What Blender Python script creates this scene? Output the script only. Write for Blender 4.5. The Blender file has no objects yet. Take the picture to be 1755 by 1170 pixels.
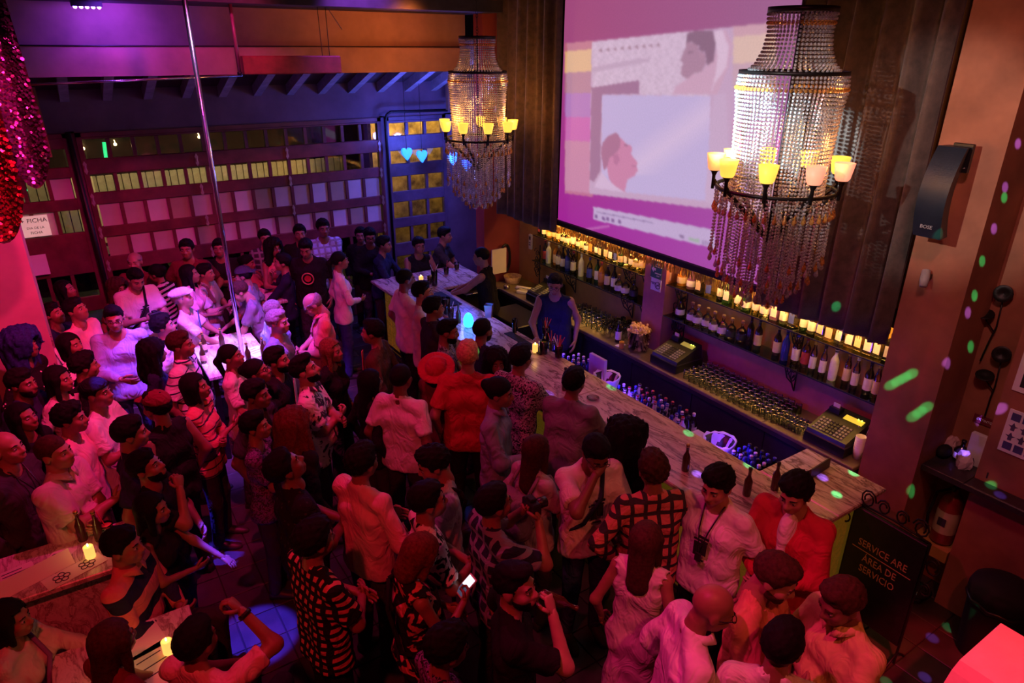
import bpy, math, random
import numpy as np
from mathutils import Matrix, Vector
random.seed(7); rng = np.random.default_rng(7)
scene = bpy.context.scene
COL = scene.collection
PI = math.pi
# ------------------------------------------------------------------ camera
FPX, CX, CY, CAMH = 1175.0, 877.5, 585.0, 4.1
PITCH, YAW, ROLL = math.radians(23.3), math.radians(33.6), math.radians(-0.4)
_F = np.array([math.sin(YAW)*math.cos(PITCH), math.cos(YAW)*math.cos(PITCH), -math.sin(PITCH)])
_R = np.array([math.cos(YAW), -math.sin(YAW), 0.0]); _D = np.cross(_F, _R)
_R, _D = math.cos(ROLL)*_R+math.sin(ROLL)*_D, -math.sin(ROLL)*_R+math.cos(ROLL)*_D
cam = bpy.data.cameras.new('camera'); camo = bpy.data.objects.new('camera', cam); COL.objects.link(camo)
cam.sensor_width = 36; cam.lens = 36*FPX/1755.0; cam.clip_start = 0.05; cam.clip_end = 200
m = Matrix.Identity(4)
for i in range(3): m[i][0] = _R[i]; m[i][1] = -_D[i]; m[i][2] = -_F[i]
m[2][3] = CAMH; camo.matrix_world = m; scene.camera = camo
def ray(x, y): return _F+(x-CX)/FPX*_R+(y-CY)/FPX*_D
def atz(x, y, z): v = ray(x, y); t = (z-CAMH)/v[2]; return Vector((v[0]*t, v[1]*t, z))
def atX(x, y, X): v = ray(x, y); t = X/v[0]; return Vector((X, v[1]*t, CAMH+v[2]*t))
def atY(x, y, Y): v = ray(x, y); t = Y/v[1]; return Vector((v[0]*t, Y, CAMH+v[2]*t))
# ------------------------------------------------------------------ world and colour management
w = bpy.data.worlds.new('night'); scene.world = w; w.use_nodes = True
w.node_tree.nodes['Background'].inputs[0].default_value = (.30, .10, .22, 1)
w.node_tree.nodes['Background'].inputs[1].default_value = 0.004
vs = scene.view_settings; vs.view_transform = 'Standard'; vs.look = 'None'; vs.gamma = 1; vs.exposure = 0.0; vs.use_curve_mapping = False
# ------------------------------------------------------------------ the room's stage lamps and added fill spots
def lamp(kind, loc, power, col, target=None, size=.1, angle=60, blend=.5, sy=None):
    l = bpy.data.lights.new('lamp_or_fill', kind); l.energy = power; l.color = col
    o = bpy.data.objects.new('lamp_or_fill', l); COL.objects.link(o); o.location = loc
    if kind == 'SPOT': l.spot_size = math.radians(angle); l.spot_blend = blend; l.shadow_soft_size = size
    elif kind == 'AREA':
        l.size = size
        if sy: l.shape = 'RECTANGLE'; l.size_y = sy
    else: l.shadow_soft_size = size
    if target is not None:
        d = Vector(target)-Vector(loc); o.rotation_euler = d.to_track_quat('-Z', 'Y').to_euler()
    return o
MAG = (1, .018, .20); RED = (1, .03, .04); ORG = (1, .13, .06); VIO = (.30, .08, 1); BLU = (.06, .03, 1)
lamp('SPOT', (1.1, 5.0, 4.9), 620, MAG, (0.1, 7.2, 1.2), .05, 84, .6)       # pink wash over the crowd
lamp('SPOT', (1.3, 4.6, 4.9), 175, MAG, (2.6, 2.6, 1.2), .06, 95, .6)
lamp('SPOT', (-.6, 1.0, 5.0), 300, RED, (-.1, 4.2, .9), .08, 80, .7)           # red wash near the gallery
lamp('SPOT', (1.3, -.5, 5.0), 190, ORG, (2.9, 1.5, 1.0), .08, 46, .7)
lamp('SPOT', (.5, 1.9, 4.9), 330, MAG, (2.3, 1.25, 1.2), .05, 38, .6)
lamp('SPOT', (1.6, -.9, 5.0), 1500, (1, .02, .035), (3.76, .72, 1.0), .06, 13, .3)
lamp('SPOT', (1.2, 6.2, 5.0), 2600, (.34, .07, 1), (1.2, 7.45, 1.1), .04, 37, .5)   # violet beam on the bright table
lamp('SPOT', (1.4, 7.0, 5.1), 2000, (.60, .36, 1), (1.18, 7.4, 1.05), .04, 16, .6)
for p_ in ((.51, 5.38, 4.2, -1.4, .9), (.55, 4.28, 7, .05, -.05)): lamp('SPOT', (p_[0]+p_[3], p_[1]+p_[4], 5.2), 7000, BLU, (p_[0], p_[1], 0), .03, p_[2], .2)          # blue patch on the floor tiles
lamp('SPOT', (.75, 8.05, 4.36), 46, (.26, .04, 1), (0.85, 8.62, 4.08), .04, 150, .9)
lamp('SPOT', (2.0, 7.4, 4.36), 6, (1, .05, .12), (2.0, 8.62, 4.15), .06, 120, .9)
lamp('SPOT', (3.7, 7.5, 4.38), 34, (1, .22, .04), (3.6, 8.62, 4.15), .06, 130, .9)  # added spot for the chandelier's orange wash on the lintel
lamp('SPOT', (1.5, 6.4, 5.1), 150, (1, .05, .40), (1.4, 10.3, 2.2), .06, 62, .8)  # wash over the window bay
lamp('SPOT', (3.0, 7.2, 5.0), 190, (.40, .08, 1), (3.7, 10.0, 1.8), .06, 75, .8)
lamp('SPOT', (2.5, 1.0, 5.1), 130, (1, .36, .34), (5.4, 1.9, 3.0), .15, 62, .9)  # added fill for the right wall, no fixture behind it
lamp('SPOT', (2.2, 1.6, 5.1), 30, (1, .15, .25), (4.6, 3.6, 1.0), .15, 90, .9)  # added weak fill spot towards the bar
lamp('SPOT', (.6, 4.2, 5.0), 480, (1, .02, .12), (-.5, 6.3, 2.9), .05, 40, .6)      # on the sequins and the post
# ------------------------------------------------------------------ mesh helpers
def mesh_np(name, V, F, mats, smooth=False, mi=None):
    me = bpy.data.meshes.new(name)
    me.from_pydata([tuple(v) for v in V] if not isinstance(V, np.ndarray) else V.tolist(), [], F if isinstance(F, list) else F.tolist())
    for m_ in (mats if isinstance(mats, (list, tuple)) else [mats]): me.materials.append(m_)
    if mi is not None: me.polygons.foreach_set('material_index', np.asarray(mi, dtype=np.int32))
    if smooth: me.polygons.foreach_set('use_smooth', np.ones(len(me.polygons), dtype=bool))
    me.update(); return me
class MB:
    def __init__(s): s.v = []; s.f = []; s.mi = []; s.k = 0
    def add(s, V, F):
        o = len(s.v); s.v += [tuple(p) for p in V]
        for q in F: s.f.append(tuple(i+o for i in q)); s.mi.append(s.k)
        return s
    def box(s, x0, y0, z0, x1, y1, z1):
        V = [(x, y, z) for z in (z0, z1) for y in (y0, y1) for x in (x0, x1)]
        return s.add(V, [(0, 2, 3, 1), (4, 5, 7, 6), (0, 1, 5, 4), (2, 6, 7, 3), (0, 4, 6, 2), (1, 3, 7, 5)])
    def bbox(s, x0, y0, z0, x1, y1, z1, b=.005):       # chamfered slab
        V = []; 
        for z, i in ((z0, b), (z0+b, 0), (z1-b, 0), (z1, b)):
            V += [(x0+i, y0+i, z), (x1-i, y0+i, z), (x1-i, y1-i, z), (x0+i, y1-i, z)]
        F = [(3, 2, 1, 0), (12, 13, 14, 15)]
        for k in range(3):
            for j in range(4): F.append((k*4+j, k*4+(j+1) % 4, k*4+4+(j+1) % 4, k*4+4+j))
        return s.add(V, F)
    def lathe(s, prof, c=(0, 0, 0), n=16, ax=None, cap=True):
        V = []; F = []
        for r, z in prof:
            for i in range(n):
                a = 2*PI*i/n; V.append((r*math.cos(a), r*math.sin(a), z))
        for k in range(len(prof)-1):
            for i in range(n): F.append((k*n+i, k*n+(i+1) % n, k*n+n+(i+1) % n, k*n+n+i))
        if cap: F.append(tuple(range(n-1, -1, -1))); F.append(tuple((len(prof)-1)*n+i for i in range(n)))
        if ax is not None:
            q = Vector((0, 0, 1)).rotation_difference(Vector(ax).normalized()); V = [q @ Vector(p) for p in V]
        return s.add([(p[0]+c[0], p[1]+c[1], p[2]+c[2]) for p in V], F)
    def tube(s, pts, r, n=6, closed=False, cap=True):
        pts = [Vector(p) for p in pts]; L = len(pts); rs = r if isinstance(r, (list, tuple)) else [r]*L
        V = []; F = []; up = None
        for i, p in enumerate(pts):
            if closed: t = pts[(i+1) % L]-pts[i-1]
            else: t = pts[min(i+1, L-1)]-pts[max(i-1, 0)]
            t.normalize()
            if up is None: up = t.orthogonal().normalized()
            else: up = (up-t*up.dot(t)); up = up.normalized() if up.length > 1e-6 else t.orthogonal().normalized()
            b = t.cross(up)
            for j in range(n):
                a = 2*PI*j/n; V.append(p+(up*math.cos(a)+b*math.sin(a))*rs[i])
        for i in range(L if closed else L-1):
            for j in range(n):
                F.append((i*n+j, i*n+(j+1) % n, ((i+1) % L)*n+(j+1) % n, ((i+1) % L)*n+j))
        if cap and not closed: F.append(tuple(range(n-1, -1, -1))); F.append(tuple((L-1)*n+j for j in range(n)))
        return s.add(V, F)
    def prism(s, poly, z0, z1, plane='XY'):
        n = len(poly); g = {'XY': lambda a, b, z: (a, b, z), 'XZ': lambda a, b, z: (a, z, b), 'YZ': lambda a, b, z: (z, a, b)}[plane]
        V = [g(a, b, z0) for a, b in poly]+[g(a, b, z1) for a, b in poly]
        F = [tuple(range(n-1, -1, -1)), tuple(range(n, 2*n))]+[(i, (i+1) % n, n+(i+1) % n, n+i) for i in range(n)]
        return s.add(V, F)
    def ball(s, c, r, n=8, m_=6):
        r = r if isinstance(r, (tuple, list)) else (r, r, r); V = [(c[0], c[1], c[2]-r[2])]; F = []
        for k in range(1, m_):
            t = -PI/2+PI*k/m_
            for i in range(n):
                a = 2*PI*i/n; V.append((c[0]+r[0]*math.cos(t)*math.cos(a), c[1]+r[1]*math.cos(t)*math.sin(a), c[2]+r[2]*math.sin(t)))
        V.append((c[0], c[1], c[2]+r[2])); T = len(V)-1
        for i in range(n): F.append((0, 1+(i+1) % n, 1+i)); F.append((T, T-n+i, T-n+(i+1) % n))
        for k in range(m_-2):
            for i in range(n): F.append((1+k*n+i, 1+k*n+(i+1) % n, 1+(k+1)*n+(i+1) % n, 1+(k+1)*n+i))
        return s.add(V, F)
    def mesh(s, name, mats, smooth=False): return mesh_np(name, s.v, s.f, mats, smooth, s.mi)
    def build(s, name, mats, parent=None, smooth=False, loc=None): return obj(name, s.mesh(name, mats, smooth), parent, loc)
def obj(name, me, parent=None, loc=None, rz=0, rot=None):
    o = bpy.data.objects.new(name, me); COL.objects.link(o)
    if parent: o.parent = parent
    if loc is not None: o.location = loc
    if rz: o.rotation_euler = (0, 0, rz)
    if rot is not None: o.rotation_euler = rot
    return o
def tag(o, label, cat, group=None):
    o['label'] = label; o['category'] = cat
    if group: o['group'] = group
    return o
def thing(name, label, cat, loc=(0, 0, 0), rz=0, group=None):
    o = bpy.data.objects.new(name, None); COL.objects.link(o); o.location = loc; o.rotation_euler = (0, 0, rz)
    o.empty_display_size = .1
    return tag(o, label, cat, group)
def struct(o): o['kind'] = 'structure'; return o
def textmesh(s, size, mat, depth=.0015, align='CENTER', spacing=1.0):
    c = bpy.data.curves.new('lettering', 'FONT'); c.body = s; c.size = size; c.extrude = depth; c.align_x = align; c.align_y = 'CENTER'
    c.resolution_u = 2; c.space_line = spacing
    t = bpy.data.objects.new('lettering', c); COL.objects.link(t)
    dg = bpy.context.evaluated_depsgraph_get(); me = bpy.data.meshes.new_from_object(t.evaluated_get(dg))
    bpy.data.objects.remove(t); bpy.data.curves.remove(c); me.materials.clear(); me.materials.append(mat); return me
# ------------------------------------------------------------------ procedural materials
MATS = {}
def nodes_of(name):
    m_ = bpy.data.materials.new(name); m_.use_nodes = True; nt = m_.node_tree
    return m_, nt, nt.nodes, nt.links, nt.nodes['Principled BSDF']
def coords(nt, scale=(1, 1, 1), rot=(0, 0, 0), kind='Object'):
    t = nt.nodes.new('ShaderNodeTexCoord'); mp = nt.nodes.new('ShaderNodeMapping'); nt.links.new(t.outputs[kind], mp.inputs[0])
    mp.inputs['Scale'].default_value = scale; mp.inputs['Rotation'].default_value = rot; return mp.outputs[0]
def ramp(nt, fac, stops, interp='LINEAR'):
    r = nt.nodes.new('ShaderNodeValToRGB'); r.color_ramp.interpolation = interp
    while len(r.color_ramp.elements) < len(stops): r.color_ramp.elements.new(.5)
    for e, (p, c) in zip(r.color_ramp.elements, stops): e.position = p; e.color = (*c, 1) if len(c) == 3 else c
    nt.links.new(fac, r.inputs[0]); return r.outputs[0]
def noise(nt, vec, scale, detail=4, rough=.6, dist=0):
    n = nt.nodes.new('ShaderNodeTexNoise'); nt.links.new(vec, n.inputs['Vector'])
    n.inputs['Scale'].default_value = scale; n.inputs['Detail'].default_value = detail; n.inputs['Roughness'].default_value = rough; n.inputs['Distortion'].default_value = dist
    return n.outputs['Fac']
def bump(nt, bs, h, st=.2, d=.01):
    b = nt.nodes.new('ShaderNodeBump'); b.inputs['Strength'].default_value = st; b.inputs['Distance'].default_value = d
    nt.links.new(h, b.inputs['Height']); nt.links.new(b.outputs[0], bs.inputs['Normal'])
def mat(name, col, rough=.6, metal=0, var=.15, scale=8, bmp=.1, emit=None, es=0, spec=.5, trans=0, alpha=1, sheen=0, detail=4, kind='Object'):
    if name in MATS: return MATS[name]
    m_, nt, N, L, bs = nodes_of(name)
    vec = coords(nt, kind=kind); f_ = noise(nt, vec, scale, detail)
    a = tuple(max(0, c*(1-var)) for c in col); b = tuple(min(1, c*(1+var)) for c in col)
    L.new(ramp(nt, f_, [(.3, a), (.7, b)]), bs.inputs['Base Color'])
    bs.inputs['Roughness'].default_value = rough; bs.inputs['Metallic'].default_value = metal; bs.inputs['Specular IOR Level'].default_value = spec
    if bmp: bump(nt, bs, noise(nt, vec, scale*6, 3), bmp, .01)
    if emit: bs.inputs['Emission Color'].default_value = (*emit, 1); bs.inputs['Emission Strength'].default_value = es
    if trans: bs.inputs['Transmission Weight'].default_value = trans
    if alpha < 1: bs.inputs['Alpha'].default_value = alpha
    if sheen: bs.inputs['Sheen Weight'].default_value = sheen
    MATS[name] = m_; return m_
def marble(name, base, vein, warm, rough=.22, scale=1.6):
    m_, nt, N, L, bs = nodes_of(name); vec = coords(nt, (3.2, .8, 2), (0, 0, .35))
    n1 = noise(nt, vec, scale*1.3, 8, .62, .8); n2 = noise(nt, vec, scale*3.1, 8, .7, 1.4)
    c1 = ramp(nt, n1, [(.42, base), (.49, tuple(v*.45+b*.55 for v, b in zip(vein, base))), (.52, vein), (.55, base)])
    c2 = ramp(nt, n2, [(.35, warm), (.52, (1, 1, 1)), (.62, (.8, .78, .76))])
    mx = N.new('ShaderNodeMix'); mx.data_type = 'RGBA'; mx.blend_type = 'MULTIPLY'; mx.inputs[0].default_value = .8
    L.new(c1, mx.inputs[6]); L.new(c2, mx.inputs[7]); L.new(mx.outputs[2], bs.inputs['Base Color'])
    bs.inputs['Roughness'].default_value = rough; return m_
def emis(name, col, st, base=None):
    m_, nt, N, L, bs = nodes_of(name); bs.inputs['Base Color'].default_value = (*(base or col), 1); bs.inputs['Roughness'].default_value = .5
    vec = coords(nt); r = ramp(nt, noise(nt, vec, 9, 3), [(.3, tuple(c*.85 for c in col)), (.7, col)])
    L.new(r, bs.inputs['Emission Color']); bs.inputs['Emission Strength'].default_value = st; return m_
def glassy(name, col=(1, 1, 1), rough=.05, mixt=.75, tint=None):
    # thin glass: mostly lets light straight through, with a gloss on top
    m_ = bpy.data.materials.new(name); m_.use_nodes = True; nt = m_.node_tree; N = nt.nodes; L = nt.links
    N.remove(N['Principled BSDF']); out = N['Material Output']
    t = N.new('ShaderNodeBsdfTransparent'); t.inputs[0].default_value = (*(tint or col), 1)
    g = N.new('ShaderNodeBsdfGlossy'); g.inputs['Roughness'].default_value = rough
    vec = coords(nt); L.new(ramp(nt, noise(nt, vec, 5, 3), [(.3, tuple(c*.8 for c in col)), (.7, col)]), g.inputs[0])
    fr = N.new('ShaderNodeFresnel'); fr.inputs[0].default_value = 1.5
    ad = N.new('ShaderNodeMath'); ad.operation = 'ADD'; ad.inputs[1].default_value = 1-mixt; ad.use_clamp = True; L.new(fr.outputs[0], ad.inputs[0])
    mx = N.new('ShaderNodeMixShader'); L.new(ad.outputs[0], mx.inputs[0]); L.new(t.outputs[0], mx.inputs[1]); L.new(g.outputs[0], mx.inputs[2])
    L.new(mx.outputs[0], out.inputs[0]); return m_
M = dict(
    plaster=mat('orange_plaster', (.34, .13, .07), .75, var=.3, scale=2.2, bmp=.15),
    plaster_y=mat('ochre_plaster', (.50, .30, .08), .75, var=.2, scale=2.5, bmp=.12),
    plaster_r=mat('red_plaster', (.30, .05, .05), .75, var=.2, scale=2.2, bmp=.12),
    beam=mat('lintel_plaster', (.30, .17, .13), .7, var=.3, scale=1.7, bmp=.2),
    dark=mat('dark_paint', (.02, .016, .018), .7, var=.3),
    ceil=mat('ceiling_paint', (.03, .025, .03), .8, var=.3),
    frame=mat('dark_red_wood', (.13, .028, .035), .45, var=.35, scale=5, bmp=.15),
    frame_v=mat('stained_wood', (.10, .06, .09), .45, var=.35, scale=5, bmp=.15),
    rafter=mat('grey_timber', (.26, .24, .26), .7, var=.3, scale=6, bmp=.2),
    boards=mat('roof_boards', (.05, .03, .03), .8, var=.4, scale=5, bmp=.2),
    tile=mat('slate_tile', (.042, .032, .031), .42, var=.45, scale=3, bmp=.15),
    grout=mat('grout', (.015, .012, .012), .9, var=.3),
    iron=mat('black_iron', (.012, .010, .010), .45, .3, var=.3, scale=20),
    steel=mat('polished_steel', (.62, .60, .60), .18, 1, var=.05, bmp=0),
    chrome=mat('chrome', (.75, .75, .75), .1, 1, var=.05, bmp=0),
    black=mat('black_plastic', (.012, .012, .014), .35, var=.3, scale=15, bmp=.05),
    blackm=mat('black_matt', (.008, .008, .009), .8, var=.3),
    white=mat('white_plastic', (.75, .75, .73), .4, var=.06),
    paper=mat('white_paper', (.78, .76, .72), .7, var=.06, scale=3, bmp=.02),
    counter=mat('slate_counter', (.16, .13, .075), .3, var=.35, scale=5, bmp=.08),
    curtain=mat('velvet_curtain', (.085, .055, .045), .85, var=.35, scale=14, bmp=.25, sheen=.3),
    glass=glassy('clear_glass', (.8, .8, .8), .12, .965),
    pane=glassy('window_glass', (.9, .9, .95), .04, .95, (.8, .8, .82)),
    shelfglass=glassy('shelf_glass', (.8, .95, .85), .08, .85, (.75, .85, .75)),
    gold=mat('gold_lettering', (.62, .42, .20), .4, .2, var=.1),
)
M['marble'] = marble('marble_top', (.62, .52, .47), (.16, .11, .10), (.55, .42, .36))
M['onyx'] = marble('onyx_front', (.60, .45, .10), (.25, .16, .03), (.6, .5, .3), .3, 2.2)
M['tablemarble'] = marble('pale_stone', (.72, .66, .64), (.30, .20, .20), (.6, .5, .5), .3, 2.4)
# ------------------------------------------------------------------ the room
def sbox(name, dims, m_): return struct(MB().box(*dims).build(name, m_))
fl = sbox('floor', (-2.6, -.6, -.08, 6.6, 10.3, -.012), M['grout'])
tile_me = MB().bbox(-.1465, -.1465, -.012, .1465, .1465, 0, .004).mesh('floor_tile', M['tile'])
cells = []
for i in range(29):
    for j in range(36):
        x = -2.6+.15+.3*i+.05; y = -.45+.3*j
        if x < 6.4 and y < 10.2: cells.append((math.hypot(x-4.2, y-1.2) if x > 2.6 else 2+math.hypot(x-1, y-3.2), x, y))
cells.sort(); stf = MB()
for k, (d, x, y) in enumerate(cells):
    if k < 290:
        o = obj('floor_tile', tile_me, fl, (x, y, random.uniform(-.0015, .001)))
    else: stf.bbox(x-.1465, y-.1465, -.012, x+.1465, y+.1465, random.uniform(-.0015, .001), .004)
stf.build('floor_tiles_far', M['tile'], fl)['kind'] = 'stuff'
sbox('ceiling', (-2.6, -.6, 5.35, 6.6, 8.7, 5.45), M['ceil'])
sbox('wall_left', (-2.7, -.6, -.08, -2.6, 10.4, 5.4), M['plaster_r'])
sbox('wall_rear', (-2.6, -.7, -.08, 6.6, -.6, 1.9), M['plaster_r'])
wr = MB(); wr.box(5.5, 2.37, 0, 5.6, 8.1, 5.35); struct(wr.build('wall_right', M['plaster_y']))
sbox('wall_right_niche', (5.46, 1.3, 0, 5.6, 2.37, 5.35), M['plaster'])
sbox('wall_right_near', (5.22, -.6, 0, 5.46, 1.66, 5.35), M['plaster'])
sbox('trim_1', (5.0, 1.97, 0, 5.46, 2.38, 5.35), M['plaster'])          # the pillar at the end of the back bar
sbox('wall_return', (4.9, 8.1, 0, 6.5, 8.32, 5.35), M['plaster_r'])
sbox('wall_right_far', (6.4, 8.32, 0, 6.5, 10.4, 4.0), M['plaster'])
# lintel beam with a shelf-like lower step, plus the dark soffit above
lb = MB(); lb.box(-2.6, 8.62, 4.07, 4.95, 8.85, 4.47); lb.box(-2.6, 8.5, 3.79, 4.95, 8.85, 4.07); struct(lb.build('trim_lintel', M['beam']))
sbox('trim_soffit', (-2.6, 7.7, 4.47, 4.95, 8.85, 4.6), M['ceil'])
# lean-to roof behind the lintel
def roofz(y): return 4.02-(y-8.7)*.36
rf = MB(); rf.add([(-2.6, 8.7, roofz(8.7)+.14), (6.5, 8.7, roofz(8.7)+.14), (6.5, 10.6, roofz(10.6)+.14), (-2.6, 10.6, roofz(10.6)+.14)] + [(-2.6, 8.7, roofz(8.7)+.18), (6.5, 8.7, roofz(8.7)+.18), (6.5, 10.6, roofz(10.6)+.18), (-2.6, 10.6, roofz(10.6)+.18)], [(0, 1, 2, 3), (7, 6, 5, 4), (0, 4, 5, 1), (1, 5, 6, 2), (2, 6, 7, 3), (3, 7, 4, 0)])
roof = struct(rf.build('ceiling_lean_to', M['boards']))
rm = MB(); V = []
for y, d in ((8.7, 0), (10.35, 0)):
    for x in (-.05, .05):
        for h in (0, .14): V.append((x, y, roofz(y)+h))
rm.add(V, [(0, 1, 3, 2), (4, 6, 7, 5), (0, 4, 5, 1), (2, 3, 7, 6), (0, 2, 6, 4), (1, 5, 7, 3)])
rme = rm.mesh('rafter', M['rafter'])
for i in range(16): obj('rafter', rme, roof, (-1.5+.455*i, 0, 0))
# window wall
wb = MB(); wb.box(-2.6, 10.3, 0, -.62, 10.42, 3.6); wb.box(-.62, 10.3, 3.08, 6.5, 10.42, 3.6); wb.box(.24, 10.3, 0, .34, 10.42, 3.1)
wb.box(4.37, 10.3, 0, 4.46, 10.42, 3.1); wb.box(5.49, 10.3, 0, 6.5, 10.42, 3.1); struct(wb.build('wall_back', mat('back_wall_plaster', (.12, .075, .10), .75, var=.3, scale=2)))
paneme = {}
def gridwin(name, x0, x1, cols, rows, fm, paper=lambda r, c: None, y=10.3, base=.05, top=3.08, rail=True):
    fr = MB(); fr.box(x0, y-.03, base, x0+.06, y+.06, top); fr.box(x1-.06, y-.03, base, x1, y+.06, top); fr.box(x0, y-.03, top-.05, x1, y+.06, top); fr.box(x0, y-.03, 0, x1, y+.06, base+.05)
    root = struct(fr.build(name, fm))
    zs = sorted(rows); prev = base+.05
    for (a, b) in zs+[(top-.05, None)]:
        if a-prev > .01:
            MB().bbox(x0+.06, y-.02, prev, x1-.06, y+.045, a, .008).build('rail', fm, root)
        prev = b
    for (a, b) in zs:
        for c in range(len(cols)-1):
            if c: MB().bbox(cols[c]-.022, y-.015, a, cols[c]+.022, y+.04, b, .006).build('stile', fm, root)
            key = (round(cols[c+1]-cols[c], 3), round(b-a, 3)); m_ = paper(zs.index((a, b)), c) or M['pane']
            k2 = key+(m_.name,)
            if k2 not in paneme:
                hw, hh = key[0]/2-.022, key[1]/2
                paneme[k2] = MB().box(-hw, -.003, -hh, hw, .003, hh).mesh('pane', m_)
            obj('pane', paneme[k2], root, ((cols[c]+cols[c+1])/2, y+.012+random.uniform(-.002, .002), (a+b)/2), rot=(random.uniform(-.01, .01), 0, random.uniform(-.012, .012)))
    return root
poster = [mat('poster_paper_%d' % i, c, .75, var=.12, scale=2.5, bmp=.03) for i, c in enumerate([(.42, .34, .31), (.50, .43, .43), (.36, .28, .20), (.55, .50, .52)])]
rows1 = [(.45, .82), (1.03, 1.3), (1.50, 1.76), (1.90, 2.19), (2.34, 2.57), (2.76, 3.0)]
cols1 = [.40+.28*i for i in range(15)]
w1 = gridwin('window_1', .34, 4.38, cols1, rows1, M['frame'], lambda r, c: poster[(c*7+r*3) % 4] if r in (2, 3) else None)
rows2 = [(.5, .86), (1.08, 1.34), (1.50, 1.76), (1.93, 2.17), (2.37, 2.57), (2.80, 2.99)]
w2 = gridwin('window_2', 4.45, 5.5, [4.51, 4.82, 5.135, 5.45], rows2, M['frame_v'])
d1 = gridwin('door_1', -.62, .26, [-.56, -.32, -.06, .2], [(.4, .8), (1.0, 1.32), (1.86, 2.15), (2.29, 2.55), (2.68, 2.9)], M['frame'], lambda r, c: poster[1] if (r == 2 and c < 2) or (r == 3 and c == 2) else None)
# hinges of the folding leaves: a pair of leaf-shaped plates
hm = MB(); hm.prism([(0, -.085), (.022, -.045), (.012, 0), (.022, .045), (0, .085), (-.022, .045), (-.012, 0), (-.022, -.045)], -.008, 0, 'XZ'); hm.lathe([(.008, -.03), (.008, .03)], (0, -.012, 0), 6)
hme = hm.mesh('hinge', mat('hinge_brass', (.42, .36, .34), .4, .5, var=.2))
for x in (.37, 1.68, 2.9, 4.33):
    for z in (1.38, 1.83, 2.26, 2.66): obj('hinge', hme, w1, (x, 10.268, z))
# iron drain pipe and strap in front of the corner of the windows
tag(MB().tube([(4.41, 10.16, .0), (4.41, 10.16, 3.05), (4.43, 10.15, 3.13), (4.50, 10.15, 3.17), (5.46, 10.12, 3.16)], .022, 8).build('conduit', M['iron'], smooth=True), 'dark iron conduit running up between the two window bays and bending right', 'pipe')
tag(MB().tube([(.30, 10.2, 0), (.27, 10.2, 3.1)], .03, 8).build('conduit', M['iron'], smooth=True), 'dark upright conduit between the glazed door and the wide window bay', 'pipe')
tag(MB().box(5.4, 9.98, 3.17, 5.47, 10.05, 3.62).build('roof_post', mat('brown_wood', (.22, .10, .05), .6)), 'short brown wooden post hanging above the small window bay', 'post')
tag(MB().tube([(-.3, 8.46, 3.72), (2.0, 8.46, 3.78)], .012, 6).build('curtain_rod', M['steel'], smooth=True), 'thin metal rod fixed under the plastered lintel', 'rod')
tag(MB().tube([(-.62, 8.49, 4.075), (4.9, 8.49, 4.085)], .007, 5).build('lintel_cable', M['iron']), 'thin dark cable stretched along the step of the lintel', 'cable')
tag(MB().box(.0, 9.6, 2.9, .05, 9.65, 3.65).build('roof_strut', mat('brown_wood', (.22, .10, .05), .6)), 'slanted brown strut above the glazed door at the left', 'post')
# what shows through the panes
st = sbox('ground_outside', (-4, 10.42, -.1, 9, 16, -.02), mat('asphalt', (.05, .05, .05), .8))
fc = MB(); fc.box(-4, 14.4, 0, 4.6, 14.55, 4.5); struct(fc.build('wall_across', mat('street_wall', (.02, .012, .01), .8, var=.4)))
cr = MB()
fen = thing('corrugated_fence', 'pale corrugated fence across the street seen through the narrow panes', 'fence', (0, 13.6, 0))
sl = MB().bbox(-.055, -.02, .9, .055, .02, 2.05, .01).mesh('fence_slat', mat('pale_fence', (.55, .50, .36), .6, var=.2))
for i in range(50): obj('fence_slat', sl, fen, (-1.2+.125*i, 0, 0))
MB().box(-1.3, .02, .7, 5.1, .05, .95).build('fence_rail', M['rafter'], fen)
struct(MB().box(4.75, 11.6, 0, 8, 11.75, 4.2).build('wall_yard', mat('ochre_render', (.50, .38, .14), .85, var=.75, scale=6, bmp=.3)))
for x_, p_ in ((.2, 14), (1.7, 18), (3.3, 18)): lamp('SPOT', (x_, 12.2, 3.2), p_*5, (1, .72, .32), (x_, 13.6, 1.6), .1, 110, .8)
lamp('SPOT', (5.0, 10.55, 3.6), 420, (1, .60, .14), (5.2, 11.6, 1.9), .1, 120, .8)
gl = tag(MB().tube([(.89, 14.39, 2.5), (.86, 14.38, 2.16), (1.0, 14.39, 2.1)], .03, 6).build('neon_sign', emis('green_neon', (.03, .9, .3), 1.6), smooth=True), 'small green neon stroke glowing across the street', 'neon')
gl2 = tag(MB().tube([tuple(atY(46, 325, 14.39)), tuple(atY(60, 329, 14.39))], .022, 6).build('neon_sign', emis('green_neon2', (.03, .9, .3), 1.6), smooth=True), 'green neon bar glowing behind the glazed door', 'neon')
for i, (x, z) in enumerate(((1.05, 2.66), (.55, 2.62), (2.45, 2.7))):
    tag(MB().tube([(x, 14.42, z-.14), (x, 14.34, z-.14), (x, 14.32, z-.18)], .008, 5).ball((x, 14.32, z-.2), .028).build('street_bulb', emis('warm_bulb_%d' % i, (1, .65, .25), 14), smooth=True), ['bare warm bulb outside nearest the green neon stroke', 'bare warm bulb outside at the far left of the fence', 'bare warm bulb outside behind the middle of the window bay'][i], 'bulb', 'bulbs across the street')
# parked dark car beyond the panes
car = thing('parked_car', 'dark rounded car parked outside behind the window bay', 'car', (2.2, 12.2, 0))
MB().prism([(-.9, .35), (.9, .35), (.95, .8), (.55, .95), (.35, 1.42), (-.45, 1.45), (-.8, .95), (-.95, .85)], -.7, .7, 'XZ').build('car_body', mat('car_paint', (.02, .02, .025), .25), car)
for sx in (-.55, .55): MB().lathe([(.3, -.1), (.32, 0), (.3, .1)], (sx, -.7, .32), 16, (0, 1, 0)).build('wheel', M['blackm'], car)
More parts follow.
